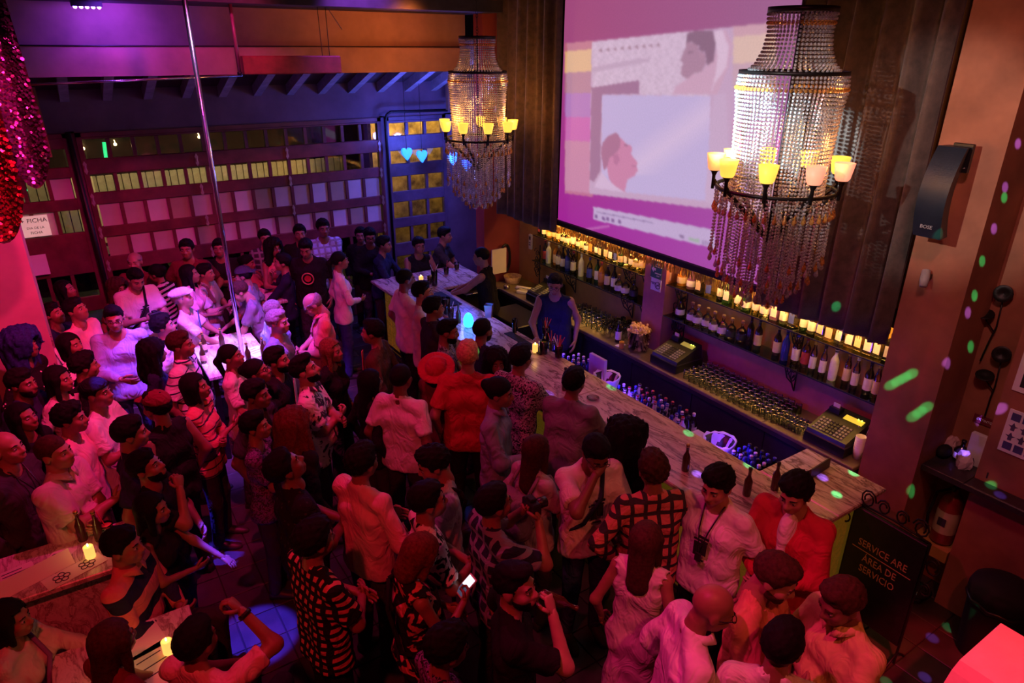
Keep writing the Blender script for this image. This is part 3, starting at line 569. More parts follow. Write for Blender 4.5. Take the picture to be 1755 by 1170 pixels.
glasses(18, 5.04, 5.40, 5.38, 5.72, wm, 'stemmed glass standing between the tumblers and the popcorn bucket', 'stemmed glasses by the popcorn', False, 'stemmed_glass')
glasses(96, 5.0, 5.42, 3.2, 4.35, gm, 'upturned tumbler in the long block of glasses between the two tills', 'tumblers between the tills', True)
glasses(15, 5.02, 5.2, 2.95, 3.2, gm, 'upturned tumbler in the small cluster left of the near till', 'tumblers by the near till', True)
def till(loc, rz, label, disp):
    t = thing('cash_register', label, 'till', loc, rz)
    MB().bbox(-.19, -.2, 0, .19, .2, .10, .008).build('cash_drawer', M['black'], t)
    b = MB(); b.add([(-.18, -.19, .1), (.18, -.19, .1), (.18, .19, .1), (-.18, .19, .1), (-.18, -.18, .13), (.18, -.18, .13), (.18, .17, .25), (-.18, .17, .25)], [(3, 2, 1, 0), (4, 5, 6, 7), (0, 1, 5, 4), (1, 2, 6, 5), (2, 3, 7, 6), (3, 0, 4, 7)]); b.build('register_body', mat('till_grey', (.016, .016, .015), .4), t)
    rb_ = [o_ for o_ in t.children if o_.name.startswith('register_body')][0]
    km = MB().bbox(-.011, -.011, 0, .011, .011, .008, .002).mesh('key', mat('key_grey', (.22, .22, .2), .5)); kd = MB().bbox(-.011, -.011, 0, .011, .011, .008, .002).mesh('key', M['black'])
    for i in range(9):
        for j in range(5):
            y = -.15+j*.032; z = .132+(y+.18)*.343; obj('key', kd if 2 < i < 6 else km, rb_, (-.14+i*.032, y, z), rot=(.33, 0, 0))
    MB().bbox(-.05, -.035, 0, .05, .035, .05, .004).build('receipt_printer', M['black'], t, loc=(-.11, .1, .22)); MB().box(-.03, -.01, .045, .03, .0, .085).build('receipt', M['paper'], t, loc=(-.11, .1, .22))
    s = MB().bbox(-.085, -.03, 0, .085, .03, .004, .001).build('display', disp, rb_, loc=(.07, .08, .226)); s.rotation_euler = (.33, 0, 0)
    for x in (.1, .13): MB().ball((x, .095, .245), .006, 6, 4).build('indicator', emis('till_led%.2f' % x, (.6, .9, .1), 6), rb_)
dispm = emis('till_display', (.55, .45, .08), .5)
till((5.2, 4.62, .95), -PI/2, 'black cash register with grey keys beside the popcorn bucket', dispm)
till((5.2, 2.72, .95), -PI/2, 'black cash register with lit yellow display beside the pink pillar', emis('till_display2', (.8, .6, .05), .9))
till((5.2, 7.0, .95), -PI/2, 'black cash register with green display behind the barman', emis('till_display3', (.2, .7, .45), .5))

sbox('trim_5', (5.26, 4.94, .95, 5.5, 5.26, 2.04), mat('pink_plaster_red_light', (.42, .15, .15), .75, var=.2, scale=3))
sbox('wall_red_light', (5.488, 2.4, .95, 5.5, 4.94, 1.38), mat('pink_plaster_red_light', (.42, .15, .15), .75, var=.2, scale=3))  # lower wall: red room light put into the panel's pink colour
# ------------------------------------------------------------------ chandeliers
def crystal(name, col):
    m_, nt, N, L, bs = nodes_of(name); vec = coords(nt)
    L.new(ramp(nt, noise(nt, vec, 70, 2), [(.35, tuple(c*.45 for c in col)), (.65, col)]), bs.inputs['Base Color'])
    bs.inputs['Roughness'].default_value = .08; bs.inputs['Metallic'].default_value = .35; bs.inputs['Alpha'].default_value = .72; bs.inputs['Specular IOR Level'].default_value = .9; return m_
CRY = crystal('crystal_bead', (.85, .85, .88)); AMB = crystal('amber_bead', (.95, .50, .12))
def strand(pts, step=.026, r=.0105, drop=None, amber=()):
    b = MB(); P = [Vector(p) for p in pts]; acc = 0; i = 0; k = 0; d = 0
    L = [0]
    for a, c in zip(P, P[1:]): L.append(L[-1]+(c-a).length)
    n = int(L[-1]/step)
    for q in range(n+1):
        s = q*L[-1]/max(1, n)
        while i < len(L)-2 and L[i+1] < s: i += 1
        t = (s-L[i])/max(1e-6, L[i+1]-L[i]); c = P[i].lerp(P[i+1], min(1, t)); b.k = 1 if q in amber else 0
        rr_ = r*1.35 if q in amber else r
        b.ball(tuple(c), (rr_, rr_, rr_*1.05), 6, 4)
    if drop:
        b.k = 1 if drop == 'a' else 0; c = P[-1]; b.lathe([(.002, 0), (.006, -.015), (.014, -.04), (.015, -.05), (.009, -.062), (.001, -.066)], (c.x, c.y, c.z-.01), 6)
    return b.mesh('bead_strand', [CRY, AMB], False)
def chandelier(loc, label, seed, shade_cols, ps, chain):
    rr = random.Random(seed); t = thing('chandelier', label, 'chandelier', loc, rr.uniform(0, 1), 'crystal chandeliers over the bar')
    def ring(r, z, h=.03):
        MB().lathe([(r-.008, z), (r+.006, z), (r+.006, z+h), (r-.008, z+h), (r-.008, z)], n=40, cap=False).build('hoop', M['iron'], t, True)
    ring(.20, 1.06); ring(.325, .71, .022); ring(.385, -.01, .022)
    MB().tube([(0, 0, -.36), (0, 0, 1.1)], .009, 6).build('stem', M['iron'], t, True)
    for a in range(3):
        MB().tube([(.32*math.cos(a*PI/3), .32*math.sin(a*PI/3), .72), (-.32*math.cos(a*PI/3), -.32*math.sin(a*PI/3), .72)], .005, 5).build('spoke', M['iron'], t)
        MB().tube([(.2*math.cos(a*PI/3), .2*math.sin(a*PI/3), 1.07), (-.2*math.cos(a*PI/3), -.2*math.sin(a*PI/3), 1.07)], .005, 5).build('spoke', M['iron'], t)
    ch = MB(); z = 1.1
    while z < chain:
        ch.tube([(.011*math.cos(k*PI/4)*(1 if int(z*50) % 2 else 0), .011*math.cos(k*PI/4)*(0 if int(z*50) % 2 else 1), z+.02*math.sin(k*PI/4)) for k in range(8)], .003, 4, closed=True); z += .032
    ch.build('chain', M['iron'], t)
    t1 = strand([(.20, 0, 1.05), (.185, 0, .95), (.20, 0, .85), (.235, 0, .77), (.27, 0, .735)], .024, .0088, None, (2,))
    t2 = strand([(.325, 0, .70), (.335, 0, .62), (.318, 0, .5), (.308, 0, .3), (.30, 0, .1), (.30, 0, .0), (.31, 0, -.08)], .024, .0088, None, (3,))
    t4 = strand([(.385, 0, -.01), (.383, 0, -.09)], .022, .007, 'a')
    for k in range(50): obj('bead_strand', t1, t, (0, 0, 0), 2*PI*k/50)
    for k in range(76): obj('bead_strand', t2, t, (0, 0, 0), 2*PI*k/76)
    for k in range(40): obj('pendant_drop', t4, t, (0, 0, 0), 2*PI*(k+.5)/40)
    V = [strand([(r_, 0, -.03 if r_ > .3 else -.05-(.3-r_)*.8), (r_+.004, 0, -zz)], .022, .0085, dr) for r_, zz, dr in ((.37, .40, 'a'), (.365, .46, 'c'), (.30, .55, 'a'), (.25, .60, 'c'), (.20, .66, 'c'), (.16, .72, 'a'), (.12, .70, 'c'), (.08, .74, 'c'))]
    for k, (me, n) in enumerate(zip(V, (20, 20, 22, 18, 16, 12, 9, 6))):
        for q in range(n): o = obj('bead_strand', me, t, (0, 0, rr.uniform(-.03, .03)), 2*PI*(q+rr.uniform(-.25, .25))/n+k)
    ax = (0, 0, 1)
    for k in range(9):
        a = 2*PI*k/9; c, s = math.cos(a), math.sin(a)
        am = MB().tube([(.0, 0, -.36), (.19*c, .19*s, -.17), (.385*c, .385*s, 0), (.40*c, .40*s, .03)], [.016, .014, .015, .013], 6).build('arm', M['iron'], t)
        MB().lathe([(.011, -.03), (.012, .06), (.022, .085), (.036, .095)], (.405*c, .405*s, 0), 10).build('candle_socket', M['iron'], am, True)
        sh = MB().lathe([(.036, .095), (.046, .11), (.062, .205), (.058, .205), (.043, .115), (.0, .105)], (.405*c, .405*s, 0), 16, cap=False).build('lamp_shade', shade_cols[(k*5) % len(shade_cols)], am, True)
        sh['label'] = 'glowing tapered glass shade'
    for a in range(3):
        l = bpy.data.lights.new('chandelier_glow', 'POINT'); l.energy = ps; l.color = (1, .36, .07); l.shadow_soft_size = .06
        o = bpy.data.objects.new('chandelier_glow', l); COL.objects.link(o); o.parent = t; o.location = (.405*math.cos(a*2.094+.35), .405*math.sin(a*2.094+.35), .26)
    l = bpy.data.lights.new('chandelier_glow', 'POINT'); l.energy = ps*.7; l.color = (1, .42, .12); l.shadow_soft_size = .05  # extra inner point, added to warm the beads; no bulb there
    o = bpy.data.objects.new('chandelier_glow', l); COL.objects.link(o); o.parent = t; o.location = (.05, 0, .42)
sy_ = emis('shade_yellow', (1, .56, .07), 1.5); sp_ = emis('shade_peach', (1, .42, .14), 1.1); sr_ = emis('shade_rose', (1, .33, .20), 1.15)
chandelier((4.02, 2.88, 3.24), 'near crystal chandelier with glowing cup shades in front of the right curtain', 1, [sy_, sp_, sy_, sr_, sy_, sy_, sp_, sy_, sr_], 4.0, 2.1)
chandelier((4.24, 7.12, 3.11), 'far crystal chandelier lit orange and blue in front of the left curtain', 2, [sy_, sy_, sp_, sy_, sy_], 9.0, 2.2)
# projector spill over the near chandelier
lamp('SPOT', (-.3, 2.2, 4.7), 7500, (.62, .90, 1), (4.0, 3.08, 3.62), .02, 8.5, .5)
lamp('SPOT', (-.3, 2.2, 4.7), 480, (1, .90, .84), (4.6, 2.4, 3.5), .02, 19, .6)
# blue heart lamps
hp = [(0, -.11), (.04, -.06), (.075, -.01), (.085, .035), (.065, .07), (.035, .075), (0, .045), (-.035, .075), (-.065, .07), (-.085, .035), (-.075, -.01), (-.04, -.06)]
hblue = emis('blue_heart', (.02, .22, 1), 2.4)
for i, (px, py, Y, lab) in enumerate([(697, 262, 9.9, 'leftmost glowing blue heart lamp hanging before the small window bay'), (723, 266, 9.95, 'second glowing blue heart lamp hanging before the small window bay'), (776, 270, 9.5, 'blue heart lamp just left of the far chandelier'), (800, 281, 9.4, 'blue heart lamp behind the far chandelier, beside its stem'), (826, 278, 9.4, 'blue heart lamp behind the far chandelier, nearest the curtain')]):
    p = atY(px, py, Y); t = thing('heart_lamp', lab, 'lamp', p, 0, 'blue heart lamps'); MB().prism(hp, -.025, .025, 'XZ').build('heart_shade', hblue, t); MB().tube([(0, 0, .05), (0, 0, roofz(Y)+.145-p.z)], .004, 5).build('cord', M['iron'], t)
lamp('POINT', (5.2, 9.2, 2.6), 85, (.08, .12, 1), size=.08); lamp('POINT', (4.55, 9.75, 2.75), 14, (.08, .12, 1), size=.06); lamp('POINT', (4.7, 9.2, 3.2), 40, (.10, .12, 1), size=.08)
# ------------------------------------------------------------------ loudspeaker and wall camera
sp = thing('loudspeaker', 'black curved column loudspeaker on a wall bracket beside the right curtain', 'loudspeaker', (4.78, 2.20, 2.95))
N_ = 44; V = []; F = []
for i in range(N_+1):
    t = i/N_; z = .58*t; x = -.075+.17*(t-.42)**2*1.9
    for (dx, dy) in ((0, -.09), (0, .09), (.13, .07), (.13, -.07)): V.append((x+dx*(1-.25*t), dy, z))
for i in range(N_):
    for j in range(4): F.append((i*4+j, i*4+(j+1) % 4, i*4+4+(j+1) % 4, i*4+4+j))
F += [(3, 2, 1, 0), tuple(N_*4+k for k in range(4))]
MB().add(V, F).build('speaker_cabinet', mat('speaker_shell', (.010, .016, .030), .4, var=.2), sp)
MB().bbox(.10, -.09, .42, .13, .03, .6, .004).build('bracket_plate', M['black'], sp); MB().box(.08, -.05, .45, .2, -.01, .5).build('bracket_arm', M['black'], sp)
for dz in (.45, .57): MB().ball((.098, -.07, dz), .008, 6, 4).build('screw', M['chrome'], sp)
tm = textmesh('BOSE', .034, mat('silver_letter', (.6, .6, .62), .3, .5)); o = obj('lettering', tm, sp, (-.056, 0, .075), rot=(PI/2, 0, -PI/2))
cm = thing('security_camera', 'small grey security camera fixed at the pillar below the curtain edge', 'camera', (4.93, 2.22, 2.62)); MB().lathe([(.028, -.07), (.03, 0), (.024, .05)], n=12, ax=(-.4, -.2, -.6)).build('camera_body', mat('grey_plastic', (.35, .33, .33), .5), cm, True); MB().box(0, -.015, .0, .08, .015, .03).build('camera_mount', M['black'], cm)
# ------------------------------------------------------------------ signs above the counter
def panel(name, label, cat, X, y0, y1, z0, z1, m_): 
    t = thing(name, label, cat, (X, (y0+y1)/2, (z0+z1)/2)); a, b = (y1-y0)/2, (z1-z0)/2; MB().bbox(-.006, -a, -b, 0, a, b, .002).build('plate', m_, t); return t, a, b
def txt(t, s, size, m_, dy, dz, X=-.0075, sp=1.0): return obj('lettering', textmesh(s, size, m_, spacing=sp), t, (X, dy, dz), rot=(PI/2, 0, -PI/2))
gs, a, b = panel('evacuation_sign', 'green evacuation route sign with a white arrow between the shelves', 'sign', 5.49, 4.94, 5.2, 1.68, 1.99, mat('sign_green', (.03, .12, .07), .4))
gs.location = (5.255, atX(1125, 462, 5.25).y, atX(1125, 462, 5.25).z); gs.scale = (1, .62, .68)
wl = mat('sign_white', (.8, .8, .8), .5, var=.03)
for d in ((-.124, -.15, .124, -.143), (-.124, .143, .124, .15)): MB().box(-.0085, d[0], d[1], -.006, d[2], d[3]).build('border', wl, gs)
MB().prism([(.11, 0), (.06, .05), (.06, .02), (.01, .02), (.01, -.02), (.06, -.02), (.06, -.05)], -.009, -.006, 'YZ').build('arrow', wl, gs)
txt(gs, 'RUTA DE', .034, wl, -.055, .09); txt(gs, 'EVACUACION', .026, wl, -.05, .05); txt(gs, 'EMERGENCY', .026, wl, -.05, -.06); txt(gs, 'EXIT', .034, wl, -.055, -.1)
ns, a, b = panel('no_smoking_sign', 'white no smoking notice below the green evacuation sign', 'sign', 5.49, 4.96, 5.2, 1.46, 1.68, wl); ns.location = (5.255, atX(1124, 488, 5.25).y, atX(1124, 488, 5.25).z); ns.scale = (1, .62, .62)
bl = mat('sign_ink', (.04, .03, .07), .6); rg = MB(); rg.tube([(-.008, -.05+.06*math.cos(k*PI/10), .06*math.sin(k*PI/10)) for k in range(20)], .006, 4, closed=True); rg.tube([(-.008, -.05-.042, .042), (-.008, -.05+.042, -.042)], .005, 4); rg.box(-.009, -.085, -.007, -.006, -.02, .007); rg.build('prohibition_ring', bl, ns)
txt(ns, 'PROHIBIDO\nFUMAR', .022, bl, .065, .02)
th = thing('remote_control', 'white air conditioner remote in its holder on the yellow wall', 'remote', (5.49, 7.78, 1.55)); MB().bbox(-.03, -.03, -.11, 0, .03, .11, .008).build('remote_body', M['white'], th); MB().box(-.032, -.02, .03, -.03, .02, .08).build('remote_display', M['black'], th)
for i in range(4): MB().box(-.033, -.018+.02*(i % 2), -.02-.03*(i//2), -.03, -.004+.02*(i % 2), -.005-.03*(i//2)).build('button', M['blackm'], th)
# telephone
ph = thing('telephone', 'white desk telephone lying at the far end of the back counter', 'telephone', (5.15, 7.42, .95), .5); MB().bbox(-.09, -.1, 0, .09, .1, .05, .012).build('telephone_base', M['white'], ph)
MB().tube([(-.05, -.12, .06), (-.05, -.1, .085), (-.05, 0, .09), (-.05, .1, .085), (-.05, .12, .06)], [.022, .024, .015, .024, .022], 8).build('handset', M['white'], ph, True)
for i in range(12): MB().box(.0+.025*(i % 3), -.06+.03*(i//3), .05, .016+.025*(i % 3), -.04+.03*(i//3), .055).build('key', M['blackm'], ph)
cs = thing('can_of_drink', 'short shiny tin standing left of the telephone', 'tin', (5.02, 7.7, .95)); MB().lathe([(.04, 0), (.045, .01), (.045, .05), (.03, .06)], n=12).build('tin_body', M['steel'], cs, True)
# black fridge with round sticker
fr = thing('bar_fridge', 'black bar fridge with a round white sticker behind the bar', 'fridge', (0, 0, 0)); MB().bbox(4.44, 6.55, 0, 4.92, 7.3, .88, .012).build('fridge_body', M['black'], fr)
st_ = MB().lathe([(.10, 0), (.10, .004)], n=28, ax=(-1, -.0, .0)).build('round_sticker', wl, fr, loc=(4.439, 6.80, .62)); ri = MB().lathe([(.078, 0), (.085, 0), (.085, .006), (.078, .006)], n=28, ax=(-1, 0, 0), cap=False).build('sticker_ring', bl, fr, loc=(4.437, 6.80, .62))
MB().box(4.432, 6.72, .60, 4.437, 6.88, .645).build('sticker_band', bl, fr); MB().box(4.434, 6.6, .42, 4.439, 6.68, .46).build('small_sticker', wl, fr); MB().box(4.434, 6.62, .76, 4.439, 6.68, .80).build('small_sticker', wl, fr)
ts = tag(MB().bbox(4.36, 7.7, .95, 4.9, 8.05, .98).build('work_board', M['steel']), 'steel drainer board beside the dark fridge', 'board')
# popcorn bucket
pc = thing('popcorn_bucket', 'clear plastic bucket heaped with popcorn beside the cash register', 'bucket', (5.11, 5.12, .95))
MB().lathe([(.11, 0), (.135, .24), (.145, .25), (.13, .25), (.10, .01)], n=20, cap=False).build('bucket_wall', glassy('clear_plastic', (1, .9, .9), .1, .85), pc, True)
pb = MB()
for i in range(330):
    a = random.uniform(0, 6.28); q = math.sqrt(random.random()); z = random.uniform(.02, .29) if random.random() < .7 else random.uniform(.22, .30); r = q*(.1+.025*z/.25)*(.75 if z > .25 else 1)
    pb.ball((r*math.cos(a), r*math.sin(a), z), random.uniform(.012, .019), 5, 4)
pb.build('popcorn', mat('popcorn', (.75, .52, .30), .8, var=.3, scale=20), pc)['kind'] = 'stuff'
bottle((5.08, 5.42, .951), 'dark bottle with white label standing among the stemmed glasses', 'spirit', 'dark', 'white', 'dark', .26)
nb = tag(MB().bbox(-.06, -.03, 0, .06, .03, .012).build('folded_napkin', M['paper'], loc=(5.03, 5.32, .951)), 'small folded white napkin in front of the popcorn bucket', 'napkin')
yc = tag(MB().lathe([(.025, 0), (.03, .08), (.028, .08), (.022, .005), (0, .005)], n=10, cap=False).build('shot_cup', mat('yellow_plastic', (.6, .35, .03), .4), loc=(4.99, 5.26, .951), smooth=True), 'small yellow cup beside the popcorn bucket', 'cup')
cu = thing('cup_stack', 'stack of white foam cups right of the near till', 'cup', (5.12, 2.48, .95)); 
for i in range(6): MB().lathe([(.03, .022*i), (.042, .10+.022*i), (.039, .10+.022*i), (.027, .004+.022*i)], n=12).build('foam_cup', M['white'], cu, True)
jar = thing('straw_jar', 'glass jar of straws behind the foam cups', 'jar', (5.28, 2.55, .95)); MB().lathe([(.05, 0), (.06, .1), (.057, .1), (.046, .005)], n=12, cap=False).build('jar_glass', M['glass'], jar, True)
for i in range(9): MB().tube([(random.uniform(-.03, .03), random.uniform(-.03, .03), .01), (random.uniform(-.06, .06), random.uniform(-.06, .06), .22)], .003, 4).build('straw', wl, jar)
# ------------------------------------------------------------------ under the bar: bins and well bottles
def bin_(loc, label):
    t = thing('waste_bin', label, 'bin', loc); MB().lathe([(.10, 0), (.13, .22), (.125, .22), (.09, .02)], n=20, cap=False).build('bin_body', M['black'], t, True)
    prof = []; V = []; F = []; n = 24
    for r, z in ((.122, .12), (.134, .20), (.145, .225), (.138, .235), (.12, .21), (.105, .10), (.0, .07)):
        for i in range(n): q = 1+.05*math.sin(i*5.1+z*40); V.append((r*q*math.cos(2*PI*i/n), r*q*math.sin(2*PI*i/n), z+.012*math.sin(i*3.3)))
    for k in range(6):
        for i in range(n): F.append((k*n+i, k*n+(i+1) % n, k*n+n+(i+1) % n, k*n+n+i))
    MB().add(V, F).build('bin_liner', mat('bin_liner', (.72, .70, .78), .5), t, True)
bin_((4.30, 4.72, .78), 'waste bin with white liner behind the bar nearest the barman'); bin_((4.30, 3.24, .78), 'waste bin with white liner behind the bar nearest the near till')
tag(MB().bbox(-.02, -.12, 0, .02, .12, .35).build('upright_board', mat('lilac_board', (.5, .4, .6), .5), loc=(4.36, 4.93, .78)), 'pale upright board behind the bar beside the first bin', 'board')
for k in range(38):
    wc, wp = rr.choice(['clear', 'clear', 'blue', 'dark', 'white']), rr.choice(['white', 'blue', 'red', 'dark']); bottle((4.20+.065*(k % 4)+.01*random.random(), 3.62+.088*(k//4)+.02*random.random(), .78), '%s bottle with %s cap packed in the far well under the bar' % (CN[wc], wp), 'spirit', wc, rr.choice([None, 'white', None]), wp, .27, 'bottles in the far well')
for k in range(20):
    wc, wp = rr.choice(['clear', 'clear', 'blue', 'dark']), rr.choice(['white', 'blue', 'dark']); bottle((4.20+.065*(k % 4)+.01*random.random(), 2.76+.06*(k//4)*1.0+.02*random.random(), .78), '%s bottle with %s cap packed in the near well under the bar' % (CN[wc], wp), 'spirit', wc, rr.choice([None, 'white', None]), wp, .27, 'bottles in the near well')
for k in range(10): bottle((4.22+.07*(k % 3), 5.08+.085*(k//3), .78), 'small bottle packed beside the barman under the bar', 'spirit', rr.choice(['clear', 'blue', 'dark']), None, 'white', .26, 'bottles beside the barman')
nk = tag(MB().bbox(-.05, -.07, 0, .05, .07, .16, .01).build('napkin_box', mat('lilac_box', (.55, .45, .75), .5), loc=(4.33, 3.48, .78)), 'pale box standing in the well before the second bin', 'box')
# ------------------------------------------------------------------ things on the bar
candm = emis('candle_glow', (1, .52, .11), 1.35)
def candle(loc, label, pw=1.0):
    t = thing('candle', label, 'candle', loc, 0, 'glowing candles'); MB().lathe([(.027, 0), (.030, .008), (.030, .088), (.026, .092), (.012, .086), (0, .084)], n=14).build('candle_body', candm, t, True); MB().ball((0, 0, .10), (.005, .005, .012), 6, 5).build('flame', emis('flame%d' % len(bpy.data.objects), (1, .7, .3), 18), t, True)
    l = bpy.data.lights.new('candle_glow', 'POINT'); l.energy = pw*.3; l.color = (1, .5, .12); l.shadow_soft_size = .03; o = bpy.data.objects.new('candle_glow', l); COL.objects.link(o); o.parent = t; o.location = (0, 0, .16)
BZ = 1.101
def onbar(px, py, z=BZ): return atz(px, py, z)
candle(onbar(917, 603), 'glowing candle on the bar beside the green jar', .8); candle(onbar(722, 484), 'glowing candle on the far corner of the bar', .8)
def drink(loc, label, col, h=.14, r=.04, straws=3, cat='drink', name='cocktail_glass', tint=None, group=None):
    t = thing(name, label, cat, loc, 0, group); MB().lathe([(r*.8, 0), (r, h), (r*.93, h), (r*.74, .008), (0, .008)], n=14, cap=False).build('glass_wall', M['glass'], t, True); MB().lathe([(r*.72, .01), (r*.9, h*.85)], n=14).build('liquid', mat('liq_%s' % col, dict(orange=(.8, .25, .12), pink=(.85, .30, .25), green=(.35, .42, .02), clear=(.7, .65, .75), dark=(.10, .03, .02), red=(.6, .06, .05))[col], .2, bmp=0), t, True)
    for i in range(straws): a = random.uniform(0, 6); MB().tube([(0, 0, .02), (.4*r*math.cos(a), .4*r*math.sin(a), h), (1.3*r*math.cos(a), 1.3*r*math.sin(a), h+.09)], .004, 5).build('straw', rr.choice([M['white'], mat('straw_red', (.6, .05, .06), .4), M['black']]), t, True)
    return t
drink(onbar(931, 606), 'squat green glass jar beside the candle on the bar', 'green', .15, .05, 0, 'jar', 'drink_jar')
drink(onbar(935, 592), 'tall pink cocktail full of straws in front of the barman', 'pink', .22, .042, 9)
drink(onbar(945, 600), 'clear tumbler with short straws right of the green jar', 'clear', .12, .04, 4)
drink(onbar(957, 612), 'glass of wooden stirrers right of the green jar', 'orange', .14, .045, 10)
drink(onbar(745, 490), 'tall orange cocktail with straws on the far bar corner', 'orange', .22, .045, 6); drink(onbar(737, 486), 'short orange drink beside the far candle', 'orange', .11, .038, 1); drink(onbar(765, 470), 'short glass with dark drink on the far bar leg', 'dark', .10, .038, 1); drink(onbar(783, 462), 'clear tumbler on the far bar leg', 'clear', .11, .04, 0); drink(onbar(773, 548), 'dark red drink held up at the bar beside the blue glow', 'red', .15, .038, 1)
dm = thing('metal_shaker', 'square frosted plastic pitcher on the inner bar edge', 'pitcher', onbar(838, 543)); MB().lathe([(.05, 0), (.068, .16), (.064, .16), (.046, .006)], n=4, cap=False).build('pitcher_wall', glassy('frosted', (.9, .85, 1), .3, .6), dm); MB().lathe([(.045, .01), (.055, .08)], n=4).build('ice', mat('ice', (.7, .65, .85), .3), dm)
hs = drink(onbar(882, 570), 'slim tall clear glass near the barman on the inner bar edge', 'clear', .17, .032, 0)
em = thing('egg_lamp', 'glowing cyan egg shaped lamp on the bar', 'lamp', onbar(803, 560)); MB().lathe([(.03, 0), (.052, .02), (.060, .06), (.055, .11), (.036, .155), (.015, .172), (.001, .176)], n=18).build('egg_shade', emis('cyan_egg', (.02, .42, 1), 4.5), em, True); MB().lathe([(.04, -.0), (.036, .012)], n=14).build('egg_base', M['white'], em)
l = bpy.data.lights.new('egg_glow', 'POINT'); l.energy = 3.5; l.color = (.10, .16, 1); l.shadow_soft_size = .06; o = bpy.data.objects.new('egg_glow', l); COL.objects.link(o); o.parent = em; o.location = (0, 0, .24)
lamp('SPOT', (3.6, 6.4, 4.9), 420, (.22, .15, 1), (3.78, 6.5, 1.1), .03, 15, .7)
wb_ = drink(onbar(764, 537), 'white frosted carafe left of the egg lamp', 'clear', .2, .06, 0, 'carafe', 'carafe')
bm_ = tag(MB().bbox(-.1, -.28, 0, .1, .28, .012, .004).build('bar_mat', M['blackm'], loc=onbar(762, 513)), 'black rubber bar mat on the far stretch of the bar', 'mat')
bm2 = tag(MB().bbox(-.05, -.35, 0, .05, .35, .01, .003).build('bar_mat', M['blackm'], loc=onbar(900, 588)), 'long black rubber mat along the inner bar edge near the candle', 'mat')
bt = [((786, 553), 'beer bottle', 'brown beer bottle on the bar left of the egg lamp', 'dark'), ((1174, 806), '', 'brown beer bottle standing on the marble behind the plaid shirt', 'gold'), ((1279, 848), '', 'dark beer bottle beside the youth in the white tee', 'dark'), ((1327, 838), '', 'dark beer bottle at the shoulder of the red jacket', 'dark'), ((968, 668), '', 'dark bottle at the elbow of the man in grey', 'dark')]
for (px, _, lab, cp) in bt: bottle(onbar(*px), lab, 'beer', 'beer', None, cp, .235, None, 1, 'beer_bottle')
ab = tag(MB().lathe([(.05, 0), (.06, .02), (.055, .02), (.045, .006), (0, .006)], n=14, cap=False).build('ashtray', M['glass'], loc=onbar(1016, 684), smooth=True), 'small clear glass ashtray on the marble bar', 'ashtray')
tray = thing('menu_block', 'dark narrow sign block lying across the near bar leg', 'sign', onbar(1395, 806), .02); tray.rotation_euler = (0, 0, .08)
V = [(-.02, -.14, 0), (.05, -.14, 0), (.05, .14, 0), (-.02, .14, 0), (.035, -.14, .085), (.045, -.14, .085), (.045, .14, .085), (.035, .14, .085)]
MB().add([(y, -x, z) for x, y, z in V], [(0, 1, 2, 3), (7, 6, 5, 4), (0, 4, 5, 1), (1, 5, 6, 2), (2, 6, 7, 3), (3, 7, 4, 0)]).build('block', mat('dark_board', (.05, .025, .03), .5), tray)
for k in range(5): MB().box(-.10+k*.045, -.031-.002, .0, -.07+k*.045, -.03, .02).build('lettering', M['gold'], tray, loc=(0, .0, .03))
# warm lamp over the near bar leg
lamp('SPOT', (4.5, 2.5, 5.0), 22, (1, .48, .10), (4.38, 2.52, 1.1), .02, 8, .5)
# ------------------------------------------------------------------ service sign
sg = thing('service_sign', 'black service area sign board with scrolled iron top by the bar end', 'sign', (4.36, 1.77, 0)); sg.rotation_euler = (0, 0, math.radians(-92)); sg.scale = (.78, .78, 1.0)
sgb = MB().bbox(-.33, -.02, .16, .33, .02, 1.06, .006).build('sign_board', M['black'], sg); MB().bbox(-.33, .021, .16, .33, .03, 1.06, .006).build('back_board', M['blackm'], sg)
for x in (-.34, .34): MB().tube([(x, 0, 0), (x, 0, 1.08)], .012, 6).build('post', M['iron'], sg); MB().tube([(x, -.16, 0), (x, -.12, .03), (x, 0, .10), (x, .12, .03), (x, .16, 0)], .01, 6).build('foot', M['iron'], sg, True)
for c, r, a, b, z_ in ((-.25, .075, 0, 10, 1.15), (-.1, .06, 3, -6, 1.15), (.07, .06, 0, 9, 1.15), (.24, .075, 3, -7, 1.15), (.41, .075, 2, -7, .92), (.40, .055, 2, -7, .72), (-.41, .06, 1, 9, .92)): MB().tube(scroll((c, 0, z_), r, a, b), .008, 5).build('iron_scroll', M['iron'], sg, True)
MB().tube([(-.34, 0, 1.08), (0, 0, 1.10), (.34, 0, 1.08)], .009, 5).build('top_rail', M['iron'], sg, True)
for s, z in (('SERVICE ARE', .80), ('ÁREA DE', .685), ('SERVICIO', .595)): o = obj('lettering', textmesh(s, .082, M['gold']), sgb, (0, -.022, z), rot=(PI/2, 0, 0))
for z in (.74,): MB().box(-.28, -.0225, z, .28, -.02, z+.006).build('rule_line', M['gold'], sgb)
